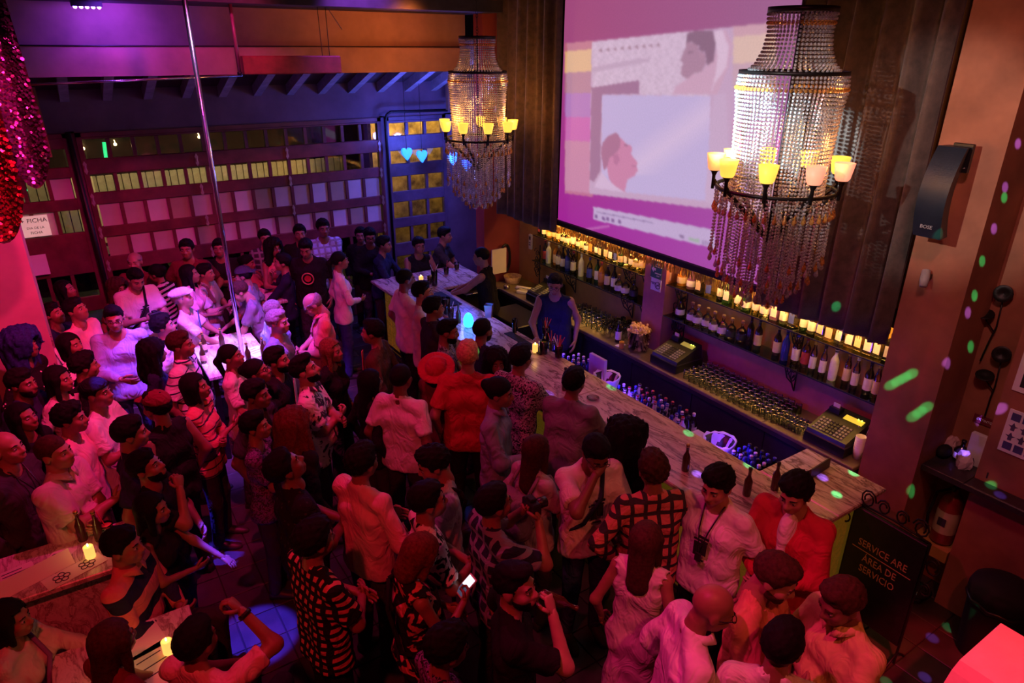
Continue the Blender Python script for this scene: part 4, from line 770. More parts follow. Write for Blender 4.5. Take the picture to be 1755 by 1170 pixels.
# ------------------------------------------------------------------ niche, ledge, extinguisher
lg = tag(MB().bbox(5.06, -.55, 1.15, 5.215, 1.662, 1.2, .008).bbox(5.06, 1.662, 1.15, 5.455, 1.965, 1.2, .004).build('stone_ledge', mat('dark_stone', (.035, .028, .03), .35, var=.4)), 'dark stone ledge running along the right wall', 'ledge')
def at_l(px, py): return atz(px, py, 1.201)
for i, (px, py, c, l) in enumerate([(1628, 772, (.62, .40, .40), 'pink paper napkin packet at the back of the stone ledge'), (1650, 798, (.75, .62, .70), 'crumpled white printed napkin packet on the stone ledge')]):
    t = thing('napkin_packet', l, 'packet', at_l(px, py), .5*i); V = []; F = []; n = 14
    for k, (q, z) in enumerate(((.9, 0), (1.02, .03), (1.0, .07), (.7, .11), (.25, .125))):
        for j in range(n):
            a = 2*PI*j/n; e = .07*(abs(math.cos(a))**.5)*(1 if math.cos(a) > 0 else -1); f_ = .05*(abs(math.sin(a))**.5)*(1 if math.sin(a) > 0 else -1); V.append((e*q+.006*math.sin(j*4+k), f_*q+.006*math.cos(j*3+k), z+.008*math.sin(j*5.)))
    for k in range(4):
        for j in range(n): F.append((k*n+j, k*n+(j+1) % n, k*n+n+(j+1) % n, k*n+n+j))
    F.append(tuple(4*n+j for j in range(n))); MB().add(V, F).build('packet_body', mat('packet%d' % i, c, .6), t)
    MB().box(-.03, -.057, .035, .03, -.053, .07).build('print', bl, t)
wbx = tag(MB().bbox(-.02, -.09, 0, .02, .09, .26, .003).build('white_box', M['white'], loc=(5.38, 1.72, 1.2)), 'upright white box leaning in the niche on the ledge', 'box')
bottle((5.36, 1.84, 1.2), 'small dark bottle with white label in the niche', 'squat', 'dark', 'white', 'dark', .17)
wbt = bottle(at_l(1692, 822), 'small clear water bottle with dark label on the ledge', 'beer', 'clear', 'black', 'white', .18, None, 1, 'water_bottle')
tgp = thing('folded_cloth', 'dark folded cloth at the pillar end of the ledge', 'cloth', (5.3, 1.93, 1.2)); MB().ball((0, 0, .05), (.08, .05, .05), 10, 6).build('cloth', M['blackm'], tgp, True)
# flower wall sculptures
for i, (a, b, c, d, l) in enumerate([((1722, 502), (1680, 618), (1690, 538), (1708, 560), 'upper iron poppy wall sculpture with two round blooms in the niche'), ((1719, 606), (1688, 712), (1690, 643), (1706, 660), 'lower iron poppy wall sculpture with two round blooms in the niche')]):
    A, B, C_, D_ = (atX(*q, 5.43) for q in (a, b, c, d)); t = thing('poppy_sculpture', l, 'sculpture', B); 
    MB().tube([(0, 0, 0), ((D_-B)*.6+Vector((-.01, 0, 0))), (D_-B), (A-B)], .006, 5).build('stalk', M['iron'], t, True)
    for P_, n_, nm in ((A, (-.9, -.2, .15), 'bloom'), (C_, (-.35, -.1, .9), 'bloom')): MB().lathe([(.001, -.02), (.035, -.012), (.062, .008), (.06, .012), (.03, -.004), (.001, -.01)], tuple(P_-B+Vector((-.02, 0, 0))), 16, n_, False).build(nm, M['iron'], t, True)
    MB().tube([(D_-B)+Vector((0, 0, -.05)), (C_-B)+Vector((0, 0, -.03)), (C_-B)], .005, 5).build('side_stalk', M['iron'], t, True)
mp, a, b = panel('extinguisher_sign', 'small dark red sign plate on the niche wall', 'sign', 5.455, 1.78, 1.95, 1.5, 1.57, mat('sign_red', (.16, .02, .03), .5)); mp.location = atX(1690, 722, 5.455); txt(mp, 'EXTINTOR', .026, wl, 0, 0)
ps, a, b = panel('pictogram_poster', 'white poster with a grid of blue safety pictograms on the near right wall', 'poster', 5.215, 1.30, 1.60, 1.5, 1.83, wl); pt = atX(1748, 745, 5.215); ps.location = (5.215, pt.y-.05, pt.z)
pk = MB().box(-.0085, -.028, -.028, -.006, .028, .028).mesh('pictogram', mat('picto_blue', (.06, .06, .22), .6)); pk2 = MB().prism([(0, .032), (.012, .006), (.03, .006), (.012, -.006), (.012, -.03), (-.012, -.03), (-.012, -.006), (-.03, .006), (-.012, .006)], -.0085, -.006, 'YZ').mesh('pictogram', mat('picto_ink', (.07, .06, .14), .6))
for i in range(4):
    for j in range(4): obj('pictogram', [pk, pk2, pk2][(i*3+j*2) % 3], ps, (0, .10-.07*i, .115-.075*j))
ps2, a, b = panel('pictogram_poster', 'dark edged white notice above the pictogram poster at the right edge', 'poster', 5.215, .8, 1.2, 1.9, 2.2, wl); pt = atX(1765, 640, 5.215); ps2.location = (5.215, pt.y-.13, pt.z)
MB().box(-.0085, -.16, -.11, -.006, .16, .11).build('notice_print', M['dark'], ps2)
ex = thing('fire_extinguisher', 'fire extinguisher with a printed label hung in the niche under the ledge', 'extinguisher', (5.34, 1.79, .48)); MB().lathe([(.075, 0), (.082, .02), (.082, .36), (.06, .42), (.025, .45), (.025, .49)], n=18).build('cylinder', mat('ext_red', (.28, .03, .03), .3), ex, True)
MB().lathe([(.0835, .1), (.0835, .3)], n=18, cap=False).build('printed_label', mat('ext_label', (.55, .50, .30), .6), ex, True); MB().bbox(-.085, -.03, .17, -.083, .03, .24, .0005).build('label_print', bl, ex)
MB().box(-.05, -.012, .48, .05, .012, .52).build('valve_handle', M['black'], ex); MB().tube([(0, .03, .47), (-.05, .1, .42), (-.05, .12, .2), (-.03, .11, .05)], .012, 6).build('hose', M['blackm'], ex, True); sbox('trim_4', (5.24, 1.68, .36, 5.46, 1.96, .46), M['plaster_y'])
tb = thing('trash_bin', 'black lidded trash bin wrapped in a bag against the right wall', 'bin', (4.99, 1.2, 0))
MB().lathe([(.15, 0), (.17, .03), (.2, .52), (.215, .56), (.20, .62), (.12, .67), (.0, .68)], n=22).build('bin_body', M['blackm'], tb, True); MB().tube([(.2*math.cos(k*PI/10), .2*math.sin(k*PI/10), .5+.01*math.sin(k*3)) for k in range(20)], .02, 6, closed=True).build('bag_rim', M['black'], tb, True)
bw = thing('glass_bowl', 'large clear glass bowl standing on the floor by the pillar', 'bowl', (5.12, 1.78, 0)); MB().lathe([(.05, 0), (.09, .02), (.12, .09), (.115, .09), (.085, .025), (0, .01)], n=20, cap=False).build('bowl', M['glass'], bw, True)
# podium at the bottom right
pod = thing('podium', 'white flared podium flooded with red light at the bottom right corner', 'podium', (3.76, .69, 0)); V = []
for z, h in ((0, .36), (1.0, .25), (1.08, .235)):
    for x, y in ((-1, -1), (1, -1), (1, 1), (-1, 1)): V.append((x*h, y*h, z))
MB().add(V[:8], [(3, 2, 1, 0)]+[(j, (j+1) % 4, 4+(j+1) % 4, 4+j) for j in range(4)]).build('podium_base', M['white'], pod); MB().add(V[4:], [(3, 2, 1, 0), (4, 5, 6, 7)]+[(j, (j+1) % 4, 4+(j+1) % 4, 4+j) for j in range(4)]).build('podium_top', M['white'], pod)
# ------------------------------------------------------------------ tables
def table(loc, sx, sy, h, label, m_, rz=0, ped=False):
    t = thing('table', label, 'table', loc, rz); MB().bbox(-sx/2, -sy/2, h-.04, sx/2, sy/2, h, .006).build('table_top', m_, t)
    if ped: MB().bbox(-sx/2+.08, -sy/2+.08, .03, sx/2-.08, sy/2-.08, h-.04, .01).build('stone_base', m_, t); MB().box(-sx/2+.12, -sy/2+.12, 0, sx/2-.12, sy/2-.12, .03).build('plinth', M['dark'], t)
    else:
        for x in (-1, 1):
            for y in (-1, 1): MB().box(x*(sx/2-.06)-.025, y*(sy/2-.06)-.025, 0, x*(sx/2-.06)+.025, y*(sy/2-.06)+.025, h-.04).build('leg', M['iron'], t)
        MB().box(-sx/2+.05, -.015, .2, sx/2-.05, .015, .24).build('stretcher', M['iron'], t)
    return t
table((1.22, 7.42, 0), .66, 1.1, 1.0, 'tall table flooded with white and violet light under the pole', M['tablemarble'])
table((1.95, 8.98, 0), .6, .45, 1.0, 'tall table with open menus before the window bay', M['tablemarble'])
table((-.50, 4.48, 0), .95, .5, 1.05, 'stone table with menus and candle lit red at the left edge', M['tablemarble'], 0, True)
table((-.22, 3.54, 0), .72, .46, .95, 'stone table with a candle at the bottom left edge', M['tablemarble'], 0, True)
for px, py, z, l in [((352), 603, 1.0, 'brown beer bottle with label at the left edge of the bright table'), (350, 622, 1.0, 'near brown beer bottle on the bright table beside the striped polo'), (382, 596, 1.0, 'beer bottle held by the lit man at the bright table'), (453, 613, 1.0, 'beer bottle standing right of the pole on the bright table'), (427, 622, 1.0, 'short beer bottle behind the ponytailed woman'), (143, 925, 1.05, 'tall dark beer bottle on the red lit table'), (172, 925, 1.05, 'second dark beer bottle at the far edge of the red lit table')]:
    if px == 531: continue
    bottle(atz(px, py, z+.001), l, 'beer', 'beer', 'cream' if py < 630 and px < 360 else None, 'gold', .235, None, 1, 'beer_bottle')
candle(atz(156, 955, 1.051), 'glowing candle on the red lit table at the left', .6); candle(atz(205, 1160, .951), 'glowing candle at the bottom edge on the near table', .6); candle(atz(290, 1118, .951), 'small candle half hidden behind the man with raised arm', .5)
drink(atz(187, 918, 1.051), 'short yellow drink with a straw on the red lit table', 'orange', .1, .04, 1); drink(atz(190, 1140, .951), 'pink drink in a tumbler beside the bottom candle', 'pink', .1, .04, 1)
def sheet(px, py, z, rz, sx, sy, label, marks=0, fold=False, lines=3, h=None):
    p = atz(px, py, z+.002); t = thing('table_card', label, 'card', p, rz)
    if fold: MB().add([(-sx/2, -sy/2, 0), (sx/2, -sy/2, 0), (sx/2, 0, .09), (-sx/2, 0, .09), (-sx/2, sy/2, 0), (sx/2, sy/2, 0), (-sx/2, -sy/2+.003, 0), (sx/2, -sy/2+.003, 0), (sx/2, 0, .086), (-sx/2, 0, .086), (-sx/2, sy/2-.003, 0), (sx/2, sy/2-.003, 0)], [(0, 1, 2, 3), (3, 2, 5, 4), (9, 8, 7, 6), (10, 11, 8, 9)]).build('card_sheet', M['paper'], t)
    else: MB().box(-sx/2, -sy/2, 0, sx/2, sy/2, .002).build('card_sheet', M['paper'], t)
    for i in range(lines):
        if not fold: MB().box(-sx*.35, sy*(.3-.2*i)-.004, .002, sx*.2*(1+i % 2), sy*(.3-.2*i)+.004, .0026).build('printed_line', bl, t)
    for k in range(marks):
        g_ = MB()
        for q in range(5): a = q*1.257; c = (.03*math.cos(a), .03*math.sin(a)); g_.tube([(c[0]+.018*math.cos(u*PI/4), c[1]+.018*math.sin(u*PI/4), .0) for u in range(8)], .0035, 4, closed=True)
        g_.build('flower_print', bl, t, loc=((k-(marks-1)/2)*.15, 0, .003))
    return t
sheet(60, 990, 1.05, .35, .42, .11, 'long folded tent card with lettering on the red lit table', fold=True); sheet(100, 955, 1.05, .9, .18, .13, 'round corner fan card with one flower print near the red table candle', 1, lines=0); sheet(128, 978, 1.05, .35, .34, .13, 'paper fan card with two flower prints at the table edge', 2, lines=0)
sheet(28, 985, 1.05, .2, .2, .16, 'plain pink lit card at the far left of the red table', 0); sheet(275, 1140, .95, .3, .24, .34, 'large printed menu on the bottom left table', 0, lines=3); sheet(245, 1095, .95, .2, .2, .25, 'dark pink menu standing near the small candle', 0, lines=1)
sheet(440, 500, 1.0, .3, .25, .3, 'open menu sheet on the table before the window bay', 0); sheet(468, 505, 1.0, -.2, .2, .28, 'second menu sheet on the table before the window bay', 0); sheet(440, 602, 1.0, .3, .2, .28, 'white lit sheet on the bright table beside the pole', 0)
# notices on the glazed door
dn = tag(MB().box(-.14, -.004, -.13, .14, .004, .13).build('door_notice', M['paper'], loc=atY(60, 455, 10.22)), 'blank pink lit notice taped to the glazed door', 'notice')
fp = thing('door_poster', 'white poster with bold black lettering on the glazed door', 'poster', atY(57, 388, 10.24)); MB().box(-.17, -.003, -.13, .17, .003, .13).build('poster_sheet', emis('glowing_paper', (.75, .60, .50), .5), fp)  # poster sheet glows by itself in place of light falling on it
for s, z, q in (('+ FICHA', .07, .075), ('DIA DE LA', -.02, .04), ('FICHA', -.08, .045)): obj('lettering', textmesh(s, q, bl), fp, (.02, -.005, z), rot=(PI/2, 0, 0))
tv = thing('tilted_sign_board', 'white tilted board with a dark oval frame behind the serving barman', 'board', atz(845, 470, 1.1)+Vector((.1, .0, .0))); MB().box(-.12, -.01, .0, .12, .01, .36).build('board', M['paper'], tv); MB().tube([(.12+.08*math.cos(k*PI/8), 0.02, .2+.2*math.sin(k*PI/8)) for k in range(16)], .02, 6, closed=True).build('oval_frame', M['black'], tv, True)
bk_ = thing('basket', 'pale basket on the small counter by the red wall', 'basket', (5.25, 7.9, .951)); MB().lathe([(.10, 0), (.13, .1), (.125, .1), (.095, .01)], n=16, cap=False).build('basket_wall', mat('wicker', (.5, .36, .25), .8, var=.4, scale=30), bk_, True)
# ------------------------------------------------------------------ mirror-ball dots: narrow beams from a turning disco lamp over the gallery
dl = thing('disco_lamp', 'small black disco lamp hung over the gallery', 'lamp', (2.2, -.3, 5.05)); MB().ball((0, 0, 0), (.11, .11, .09), 14, 8).build('lamp_body', M['blackm'], dl, True); MB().tube([(0, 0, .08), (0, 0, .3)], .01, 6).build('hanger', M['iron'], dl)
GRN = (.02, 1, .32); PUR = (.25, .12, 1)
def dot(p, col, pw, ang=.55):
    o = lamp('SPOT', (2.2, -.3, 4.93), pw, col, p, .004, ang, .7); return o
for (x, y, c, z_) in [(1430, 527, GRN, 'X5.05'), (1658, 464, GRN, 'X5.3'), (1650, 520, GRN, 'X5.3'), (1528, 659, GRN, 'X5.0'), (1539, 653, GRN, 'X5.0'), (1550, 647, GRN, 'X5.0'), (1561, 641, GRN, 'X5.0'), (1566, 713, GRN, 'X5.0'), (1576, 706, GRN, 'X5.0'), (1587, 698, GRN, 'X5.0'), (1567, 838, GRN, 'X5.0'), (1690, 358, GRN, 'X5.4'), (1572, 425, GRN, 'X5.0'), (1655, 600, GRN, 'X5.4'), (1722, 260, PUR, 'X5.3'), (1700, 335, PUR, 'X5.3'), (1683, 405, PUR, 'X5.3'), (1627, 620, PUR, 'X5.0'), (1648, 543, PUR, 'X5.2'), (1650, 775, PUR, 'Z1.3'), (1180, 742, GRN, 'Z1.1'), (1048, 663, GRN, 'Z1.1'), (1283, 797, GRN, 'Z1.1'), (1463, 810, GRN, 'Z1.1'), (1434, 847, GRN, 'Z1.1'), (1410, 818, PUR, 'Z1.1'), (1546, 1027, GRN, 'Z0'), (1626, 1075, GRN, 'Z0'), (1598, 1093, PUR, 'Z0'), (1585, 1160, PUR, 'Z0'), (1519, 1168, GRN, 'Z0'), (1698, 832, GRN, 'Z1.2'), (1714, 848, PUR, 'Z1.2'), (808, 612, GRN, 'Z1.62'), (1195, 812, PUR, 'Z1.1'), (1714, 700, PUR, 'X5.22'), (960, 663, PUR, 'Z1.3')]:
    v = float(z_[1:]); p = atX(x, y, v) if z_[0] == 'X' else atz(x, y, v); dot(p, c, 2600 if c is GRN else 3600, 1.0)
# ------------------------------------------------------------------ people: smooth implicit bodies meshed on a grid
OFF8 = np.array([(i, j, k) for i in (0, 1) for j in (0, 1) for k in (0, 1)])
EDG = [(a, b) for a in range(8) for b in range(a+1, 8) if np.abs(OFF8[a]-OFF8[b]).sum() == 1]
def surfnet(D, org, vox):
    S = D < 0; c = S[:-1, :-1, :-1].astype(np.int8)*0
    for o in OFF8: c = c+S[o[0]:S.shape[0]-1+o[0], o[1]:S.shape[1]-1+o[1], o[2]:S.shape[2]-1+o[2]]
    act = (c > 0) & (c < 8); I = np.argwhere(act); idx = -np.ones(act.shape, int); idx[act] = np.arange(len(I))
    Cv = np.stack([D[I[:, 0]+o[0], I[:, 1]+o[1], I[:, 2]+o[2]] for o in OFF8], 1)
    pos = np.zeros((len(I), 3)); cnt = np.zeros(len(I))
    for a, b in EDG:
        x, y = Cv[:, a], Cv[:, b]; cr = (x < 0) != (y < 0); t = np.where(cr, x/np.where(cr, x-y, 1), 0)
        pos += np.where(cr[:, None], OFF8[a]+(OFF8[b]-OFF8[a])*t[:, None], 0); cnt += cr
    V = org+(I+pos/cnt[:, None])*vox; Fs = []
    for ax in range(3):
        sl0 = [slice(1, -1)]*3; sl1 = [slice(1, -1)]*3; sl0[ax] = slice(0, -1); sl1[ax] = slice(1, None)
        A = S[tuple(sl0)]; B = S[tuple(sl1)]; E = np.argwhere(A != B); 
        if not len(E): continue
        sg = A[tuple(E.T)]; E = E+np.array([0 if q == ax else 1 for q in range(3)]); u, v = (ax+1) % 3, (ax+2) % 3
        def cell(du, dv): q = E.copy(); q[:, u] -= du; q[:, v] -= dv; return idx[tuple(q.T)]
        q = np.stack([cell(1, 1), cell(0, 1), cell(0, 0), cell(1, 0)], 1); q[~sg] = q[~sg][:, ::-1]; Fs.append(q)
    return V, np.concatenate(Fs)
def sdf(prims, vox, k=.03, post=None, mid=None):
    lo = np.min([p[1] for p in prims], 0)-.0; hi = np.max([p[2] for p in prims], 0)
    lo = lo-2.5*vox-.012; n = np.ceil((hi+2.5*vox+.012-lo)/vox).astype(int)+1
    D = np.full(n, 9.0, np.float32); ax = [lo[i]+np.arange(n[i])*vox for i in range(3)]
    for p in prims:
        a = np.maximum(0, np.floor((p[1]-k-vox*2-lo)/vox).astype(int)); b = np.minimum(n, np.ceil((p[2]+k+vox*2-lo)/vox).astype(int)+1)
        sl = tuple(slice(a[i], b[i]) for i in range(3)); G = np.stack(np.meshgrid(*[ax[i][sl[i]] for i in range(3)], indexing='ij'), -1)
        d = p[0](G); o = D[sl]; h = np.clip(k-np.abs(o-d), 0, None)/k; D[sl] = np.minimum(o, d)-h*h*k*.25
    if post:
        G = np.stack(np.meshgrid(*ax, indexing='ij'), -1); D = post(D, G)
    D[0] = D[-1] = 9; D[:, 0] = D[:, -1] = 9; D[:, :, 0] = D[:, :, -1] = 9
    return surfnet(D, lo, vox)
def cap(a, b, ra, rb=None, n=None, f=1.0):
    a = np.array(a, float); b = np.array(b, float); rb = ra if rb is None else rb; n = None if n is None else np.array(n, float); ba = b-a
    if n is not None: ba = ba+n*(ba@n)*(f-1)
    L = max(1e-9, ba@ba); m_ = max(ra, rb)
    def fn(p):
        q = p-a
        if n is not None: q = q+n*((q@n)*(f-1))[..., None]
        h = np.clip((q@ba)/L, 0, 1); return np.linalg.norm(q-ba*h[..., None], axis=-1)-(ra+(rb-ra)*h)
    return fn, np.minimum(a, b)-m_, np.maximum(a, b)+m_
def ell(c, r, R=None):
    c = np.array(c, float); r = np.array(r, float); m_ = r.max()
    def fn(p):
        q = p-c
        if R is not None: q = q@R
        k0 = np.linalg.norm(q/r, axis=-1); k1 = np.linalg.norm(q/(r*r), axis=-1)+1e-9; return k0*(k0-1)/k1
    return fn, c-m_, c+m_
# ---- heads
def head_template(vox, fem=False):
    j = .92 if fem else 1.0
    P = [ell((0, -.015, .03), (.077, .095, .088)), ell((0, .028, -.042), (.062*j, .060, .074)), ell((0, .060, -.092), (.026*j, .024, .021)), cap((-.036, .074, .020), (.036, .074, .020), .0135 if not fem else .011), cap((0, .086, .010), (0, .106, -.028), .007, .0125), cap((-.013, .092, -.034), (.013, .092, -.034), .009), ell((.042*j, .056, -.028), (.024, .024, .026)), ell((-.042*j, .056, -.028), (.024, .024, .026)), cap((-.017, .084, -.061), (.017, .084, -.061), .0085), cap((-.014, .083, -.073), (.014, .083, -.073), .0095), ell((.079, -.012, -.006), (.010, .022, .031)), ell((-.079, -.012, -.006), (.010, .022, .031)), cap((0, -.03, -.05), (0, -.035, -.16), .051 if not fem else .044, .053 if not fem else .046)]
    def post(D, G):
        for sx in (-1, 1):
            d = np.linalg.norm(G-np.array([sx*.032, .101, .001]), axis=-1)-.0165; h = np.clip(.014-np.abs(-d-D), 0, None)/.014; D = np.maximum(D, -d)+h*h*.0035
        return D
    V, F = sdf(P, vox, .018, post); F = [tuple(q) for q in F.tolist()]; mi = [0]*len(F); V = V.tolist()
    lipc = np.array(V); 
    for i, q in enumerate(F):
        c = lipc[list(q)].mean(0)
        if abs(c[0]) < .024 and abs(c[2]+.067) < .0125 and c[1] > .086: mi[i] = 4
    b = MB(); b.v = V; b.f = F; b.mi = mi
    for sx in (-1, 1):
        b.k = 1; b.ball((sx*.032, .0745, .002), (.0135, .0125, .010), 8, 6); b.k = 2; b.ball((sx*.032, .0835, .002), (.0062, .0052, .0062), 6, 5)
        b.k = 3; b.tube([(sx*.014, .0885, .023), (sx*.030, .0885, .029), (sx*.050, .074, .023)], [.004, .0045, .003] if not fem else [.003, .0033, .002], 5)
    return np.array(b.v), b.f, b.mi
HEADS = {(f_, n_): head_template(.0085 if n_ else .0125, f_) for f_ in (0, 1) for n_ in (0, 1)}
def sn(G, f, s=0): return (np.sin(G[..., 0]*f+1.3+s)*np.sin(G[..., 1]*f*1.13+.7*s)*np.sin(G[..., 2]*f*.91+2.1)+.5*np.sin(G[..., 0]*f*2.1+G[..., 2]*f*1.7+s)*np.sin(G[..., 1]*f*2.3-1))
HAIRC = {}
def hair_mesh(style):
    if style in HAIRC: return HAIRC[style]
    skull = lambda e: ell((0, -.018, .034), (.079+e, .097+e, .090+e)); v = .0105
    def hl(a=.0, k=.74, amp=.004, fr=130, th=.012):
        def post(D, G):
            h = (G[..., 2]-a-G[..., 1]*k+np.where(np.abs(G[..., 0]) > .062, .03*np.clip((G[..., 1]+.03)/.03, 0, 1)*(G[..., 1] < .035), 0)+.008*np.cos(G[..., 0]*38)*(G[..., 1] > .02))*.8
            D = D+amp*(sn(G*np.array([1, .5, 1]), fr)+.6*sn(G*np.array([2.2, .4, 1.0]), fr*1.7, 2))
            D = D+th*np.clip(1-h/.05, 0, 1)**1.5
            return np.maximum(D, -h)
        return post
    def face(D, G, amp, fr, w=.062):
        D = D+amp*sn(G*np.array([1, 1, .3]), fr)
        f_ = np.maximum.reduce([np.abs(G[..., 0])-w+.25*np.clip(G[..., 2]-.02, 0, 1), -(G[..., 1]-.005), G[..., 2]-.072]); return np.maximum(D, -f_)
    up = (0, 1, 0)
    if style == 'short': r = sdf([skull(.014), ell((0, .03, .098), (.062, .055, .034))], .009, .02, hl(.0, amp=.0045, th=.015))
    elif style == 'crop': r = sdf([skull(.006)], v, .02, hl(.0, amp=.0015, th=.007))
    elif style == 'quiff': r = sdf([skull(.007), ell((0, .05, .104), (.052, .050, .036)), ell((.01, .0, .108), (.058, .068, .030))], v, .02, hl(.004, amp=.005, th=.009))
    elif style == 'curly': r = sdf([skull(.018), ell((0, .03, .10), (.068, .058, .042))], .009, .02, hl(-.004, .74, .008, 115, .016))
    elif style == 'fringe': r = sdf([skull(.006)], v, .02, lambda D, G: np.maximum.reduce([D, (G[..., 1]*.74-G[..., 2]-.005)*.8, G[..., 2]-.045+np.clip(G[..., 1], -.2, 0)*.4]))
    elif style == 'long': r = sdf([skull(.014), cap((0, -.055, .02), (0, -.095, -.27), .088, .075, up, 1.45), cap((.078, .012, .03), (.082, .0, -.24), .026, .022), cap((-.078, .012, .03), (-.082, .0, -.24), .026, .022)], .013, .03, lambda D, G: face(D, G, .005, 120))
    elif style == 'bob': r = sdf([skull(.016), cap((0, -.05, .02), (0, -.06, -.10), .092, .085, up, 1.2), cap((.08, .015, .03), (.076, .02, -.11), .024, .02), cap((-.08, .015, .03), (-.076, .02, -.11), .024, .02)], .012, .03, lambda D, G: face(D, G, .004, 120))
    elif style == 'longcurly': r = sdf([skull(.04), cap((0, -.06, .02), (0, -.08, -.20), .12, .125, up, 1.25), cap((.09, .0, .03), (.12, -.01, -.2), .042, .05), cap((-.09, .0, .03), (-.12, -.01, -.2), .042, .05)], .014, .03, lambda D, G: face(D, G, .013, 85, .058))
    elif style == 'bigcurly': r = sdf([skull(.07), cap((0, -.07, .03), (0, -.08, -.17), .155, .15, up, 1.15), ell((.07, .0, .09), (.09, .09, .09)), ell((-.07, 0, .09), (.09, .09, .09))], .016, .03, lambda D, G: face(D, G, .018, 70, .06))
    elif style == 'pony': r = sdf([skull(.009), cap((0, -.105, .03), (0, -.15, -.02), .03, .035), cap((0, -.15, -.02), (0, -.13, -.22), .035, .018)], v, .02, lambda D, G: np.where(G[..., 1] < -.1, D, np.maximum(D, (G[..., 1]*.74-G[..., 2]-.004)*.8)))
    elif style == 'bun': r = sdf([skull(.011), ell((0, -.115, .055), (.045, .042, .045))], v, .02, lambda D, G: np.where(G[..., 1] < -.09, D+.003*sn(G, 140), np.maximum(D+.003*sn(G, 140), (G[..., 1]*.74-G[..., 2]-.004)*.8)))
    elif style == 'beard': r = sdf([ell((0, .030, -.050), (.066, .066, .074)), ell((0, .062, -.096), (.034, .032, .028))], v, .02, lambda D, G: np.maximum.reduce([D+.002*sn(G, 150), G[..., 2]+.052-.35*np.clip(np.abs(G[..., 0])-.03, 0, 1)*1.2, -G[..., 1]-.005, -(np.maximum(np.abs(G[..., 0])-.022, np.abs(G[..., 2]+.066)-.012))]))
    elif style == 'cap': r = sdf([ell((0, -.018, .05), (.094, .110, .090)), cap((-.035, .10, .062), (.035, .10, .062), .05, .05, (0, 0, 1), 6)], v, .012, lambda D, G: np.maximum(D, .050+.0*G[..., 1]-G[..., 2]))
    elif style == 'flatcap': r = sdf([ell((0, -.01, .085), (.105, .125, .05)), cap((-.03, .10, .062), (.03, .10, .058), .045, .045, (0, 0, 1), 4)], v, .03, lambda D, G: np.maximum(D, .045-G[..., 2]))
    elif style == 'sunhat': r = sdf([ell((0, -.01, .07), (.10, .115, .10)), cap((0, -.01, .06), (0, -.01, .06), .178, .178, (0, 0, 1), 7)], .013, .02, lambda D, G: np.maximum(D, -np.maximum(np.linalg.norm(G[..., :2], axis=-1)-.085, G[..., 2]-.10)))
    HAIRC[style] = r; return r
HM = {}
def hair_obj(style, m_, name):
    k = (style, m_.name)
    if k not in HM: V, F = hair_mesh(style); HM[k] = mesh_np(name, V, F, m_, True)
    return HM[k]
# ---- hands
def hand_template(grip):
    b = MB()
    rings = [(0, .024, .019), (.03, .034, .018), (.06, .042, .016), (.088, .041, .013), (.096, .036, .009)]; V = []; F = []
    for y, a, c in rings:
        for i in range(8): t = 2*PI*i/8; V.append((a*math.cos(t), c*math.sin(t), y))
    for k in range(4):
        for i in range(8): F.append((k*8+i, k*8+(i+1) % 8, k*8+8+(i+1) % 8, k*8+8+i))
    F += [tuple(range(7, -1, -1)), tuple(32+i for i in range(8))]; b.add(V, F)
    cu = .95 if grip else .32
    for x, L_, y0 in ((.031, .072, .084), (.0105, .082, .09), (-.0105, .076, .088), (-.031, .06, .08)):
        p = Vector((x, 0, y0)); a = 0; pts = [p.copy()]
        for s in (.44, .32, .24): a += cu*(1.0 if s > .4 else 1.05); p = p+Vector((x*.02, math.sin(a), math.cos(a)))*L_*s; pts.append(p.copy())
        b.tube(pts, [.0098, .0092, .0085, .006], 5)
    tp = [(.026, .002, .022), (.050, .014, .048), (.052, .03, .074), (.044, .046, .092)] if not grip else [(.026, .002, .022), (.046, .022, .046), (.036, .046, .064), (.018, .058, .072)]
    b.tube(tp, [.014, .012, .0105, .007], 5); return np.array(b.v), b.f
HANDS = {g: hand_template(g) for g in (0, 1)}
# ---- cloth
SK = {'tan': (.27, .125, .075), 'light': (.37, .19, .125), 'dark': (.14, .07, .04), 'mid': (.19, .09, .055)}
def skin(k): return mat('skin_'+k, SK[k], .48, var=.1, scale=14, bmp=.04, sheen=.05)
HC = {'black': (.006, .005, .005), 'brown': (.05, .022, .012), 'lightbrown': (.16, .075, .03), 'grey': (.22, .20, .19), 'blond': (.45, .30, .12), 'blue': (.02, .03, .16), 'auburn': (.12, .03, .02)}
def hairm(k): return mat('hair_'+k, HC[k], .65, var=.45, scale=60, bmp=.4, spec=.13)
EYE = mat('eye_white', (.36, .33, .31), .25, var=.04, bmp=0); IRIS = mat('eye_iris', (.02, .012, .008), .15, bmp=0)
CCOL = dict(white=(.74, .71, .69), offwhite=(.58, .54, .48), pink=(.72, .40, .42), black=(.013, .012, .013), navy=(.02, .024, .06), blue=(.12, .22, .48), grey=(.22, .21, .23), lgrey=(.42, .41, .43), red=(.48, .03, .05), maroon=(.16, .02, .03), orange=(.62, .26, .16), yellow=(.66, .52, .22), denim=(.035, .06, .16), brown=(.10, .05, .03), purple=(.22, .09, .30), charcoal=(.045, .043, .05), bluegrey=(.22, .25, .34), coral=(.62, .20, .18), sky=(.36, .50, .78), khaki=(.30, .24, .15))
